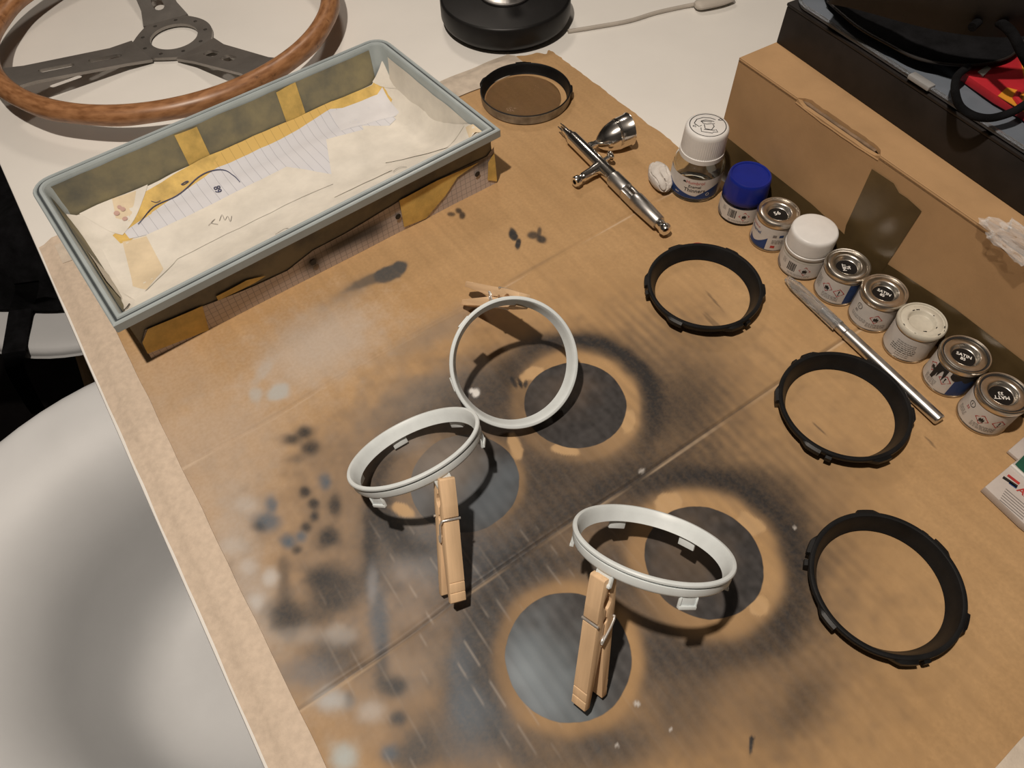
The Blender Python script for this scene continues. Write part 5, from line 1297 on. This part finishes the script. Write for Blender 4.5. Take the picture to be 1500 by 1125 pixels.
# black pouch lying open on the container
pch = UZ(1390, 20, 175)
pt = thing('black_pouch', 'floppy black pouch gaping open on top of the clear container', 'pouch', (pch[0], pch[1], 152 + DZ))
def skin(rows, name, mt):
    V = []; F = []; n = len(rows[0])
    for r in rows: V += [tuple(p) for p in r]
    for i in range(len(rows) - 1):
        for k in range(n - 1): F.append((i * n + k, i * n + k + 1, (i + 1) * n + k + 1, (i + 1) * n + k))
    o = MB().add(V, F).build(name, mt, pt, world=True, ang=80)
    so = o.modifiers.new('thickness', 'SOLIDIFY'); so.thickness = .0025; so.offset = 0
    return o
low = spline([UZ(1212, 2, 150), UZ(1255, 38, 152), UZ(1300, 64, 153), UZ(1345, 86, 154), UZ(1400, 95, 155), UZ(1445, 93, 156), UZ(1480, 82, 157), UZ(1500, 60, 160)], 4)
mid = spline([UZ(1200, -40, 152), UZ(1260, -10, 152), UZ(1330, 10, 152), UZ(1380, 20, 153), UZ(1420, 25, 153), UZ(1460, 20, 153), UZ(1500, 5, 154), UZ(1530, -20, 155)], 4)
flap = spline([UZ(1215, 5, 164), UZ(1260, 14, 172), UZ(1320, 30, 178), UZ(1380, 44, 182), UZ(1440, 52, 186), UZ(1490, 52, 188), UZ(1530, 45, 190), UZ(1560, 30, 190)], 4)
fl2 = spline([UZ(1230, -60, 190), UZ(1300, -55, 205), UZ(1360, -45, 214), UZ(1420, -35, 218), UZ(1480, -30, 220), UZ(1530, -25, 220), UZ(1580, -20, 218), UZ(1620, -20, 215)], 4)
mid2 = [(a + b) / 2 + np.array([0, 0, -2 + 3 * mnoise.noise(Vector((i * .3, 1, 0)))]) for i, (a, b) in enumerate(zip(low, mid))]
skin([low, mid2, mid], 'lower_lip', M['black_cloth'])
skin([flap, [(a * .5 + b * .5) + np.array([0, 0, 5]) for a, b in zip(flap, fl2)], fl2], 'upper_flap', M['black_card'])
MB().tube(low, 1.0, 8).build('seam_edge', M['black_card'], pt, world=True)
co = thing('cord_loop', 'thick black cord loop hanging over the container rim', 'cord', tuple(UZ(1440, 140, 152)))
MB().tube(spline([UZ(1418, 98, 158), UZ(1402, 112, 157), UZ(1399, 132, 156), UZ(1406, 155, 155), UZ(1425, 169, 154), UZ(1450, 173, 154), UZ(1478, 166, 156), UZ(1500, 154, 158), UZ(1530, 130, 160)], 7), 2.5, 12).build('cord', M['black_cloth'], co, world=True)
MB().tube(spline([UZ(1424, 40, 192), UZ(1440, 28, 194), UZ(1462, 32, 195), UZ(1482, 48, 195), UZ(1496, 75, 188), UZ(1510, 100, 178)], 7), 2.8, 12).build('cord', M['black_cloth'], co, world=True)

# ------------------------------------------------------------------ crumpled clear film at the right
fp = U(1490, 358, 108)
mb = MB(); bm = bmesh.new(); bmesh.ops.create_icosphere(bm, subdivisions=4, radius=1)
for v in bm.verts:
    d = v.co.normalized(); r = 1 + .45 * mnoise.noise(d * 2.4) - .35 * abs(mnoise.noise(d * 5 + Vector((3, 3, 3))))
    v.co = Vector((d.x * r * 26, d.y * r * 13, max(-4.2, d.z * r * 7)))
o = mb.bm(bm).build('crumpled_film', M['film'], None, ang=12)
o.location = wl((fp[0] + 6, fp[1] + 2, BH + 5.0)); o.rotation_euler = (0, 0, math.atan2(E1[1], E1[0]))
tag(o, 'crumpled clear plastic film on the edge of the brown carton', 'plastic film')

# ------------------------------------------------------------------ small printed cartons at the right edge
def carton(label, pxs, h, deco):
    P_ = [U(*p, h) for p in pxs]; c_ = sum(P_) / len(P_)
    t = thing('small_carton', label, 'carton', (c_[0], c_[1], .8), None, 'small printed cartons at the right edge')
    MB().prism([(p[0], p[1]) for p in P_], .8, h, bev=.4).build('carton_body', M['card_white'], t, world=True, ang=30)
    deco(t, h); return t
def d1(t, h):
    flat = lambda mb, pxs: mb.prism([tuple(U(*p, h + .15)[:2]) for p in pxs], h - .1, h + .18)
    flat(MB(), [(1487, 680), (1500, 667), (1530, 690), (1530, 715), (1500, 694)]).build('green_panel', M['green'], t, world=True, smooth=False)
    MB().tube([U(1481, 681, h), U(1502, 700, h), U(1530, 728, h)], 1.6, 8).build('carton_edge', M['pack_white'], t, world=True)
    def stroke(a, b, w, mt, nm): MB().line([tuple(U(*a, h)[:2]), tuple(U(*b, h)[:2])], w, T=lambda p: (p[0], p[1], h + .25)).build(nm, mt, t, world=True, smooth=False)
    stroke((1469, 699), (1490, 713), 2.2, M['print_black'], 'logo_stroke'); stroke((1476, 696), (1493, 709), 2.0, M['print_red'], 'logo_stroke'); stroke((1478, 707), (1489, 715), 1.6, M['label_blue'], 'logo_stroke')
    a = img_angle(U(1497, 720)[:2], 10, 8); p0 = U(1499, 722, h)
    MB().text('Ar', 7, T=lambda p: (p0[0] + p[0] * math.cos(a) - p[1] * math.sin(a), p0[1] + p[0] * math.sin(a) + p[1] * math.cos(a), h + .3), bold=.1).build('red_lettering', M['print_red'], t, world=True, smooth=False)
    for i in range(6):
        x0, y0 = 1473 - i * 1.8, 716 + i * 3.2
        stroke((x0, y0), (x0 + 34, y0 + 29), .5, M['print_grey'], 'fine_print')
carton('grey white carton with green end, lettering and pencil logo at the right frame edge', [(1443, 713), (1482, 680), (1502, 665), (1560, 705), (1560, 815), (1500, 767)], 7, d1)
carton('blank grey corner of a carton below the last paint tin', [(1477, 660), (1500, 640), (1560, 640), (1560, 700), (1512, 690)], 3.5, lambda t, h: None)
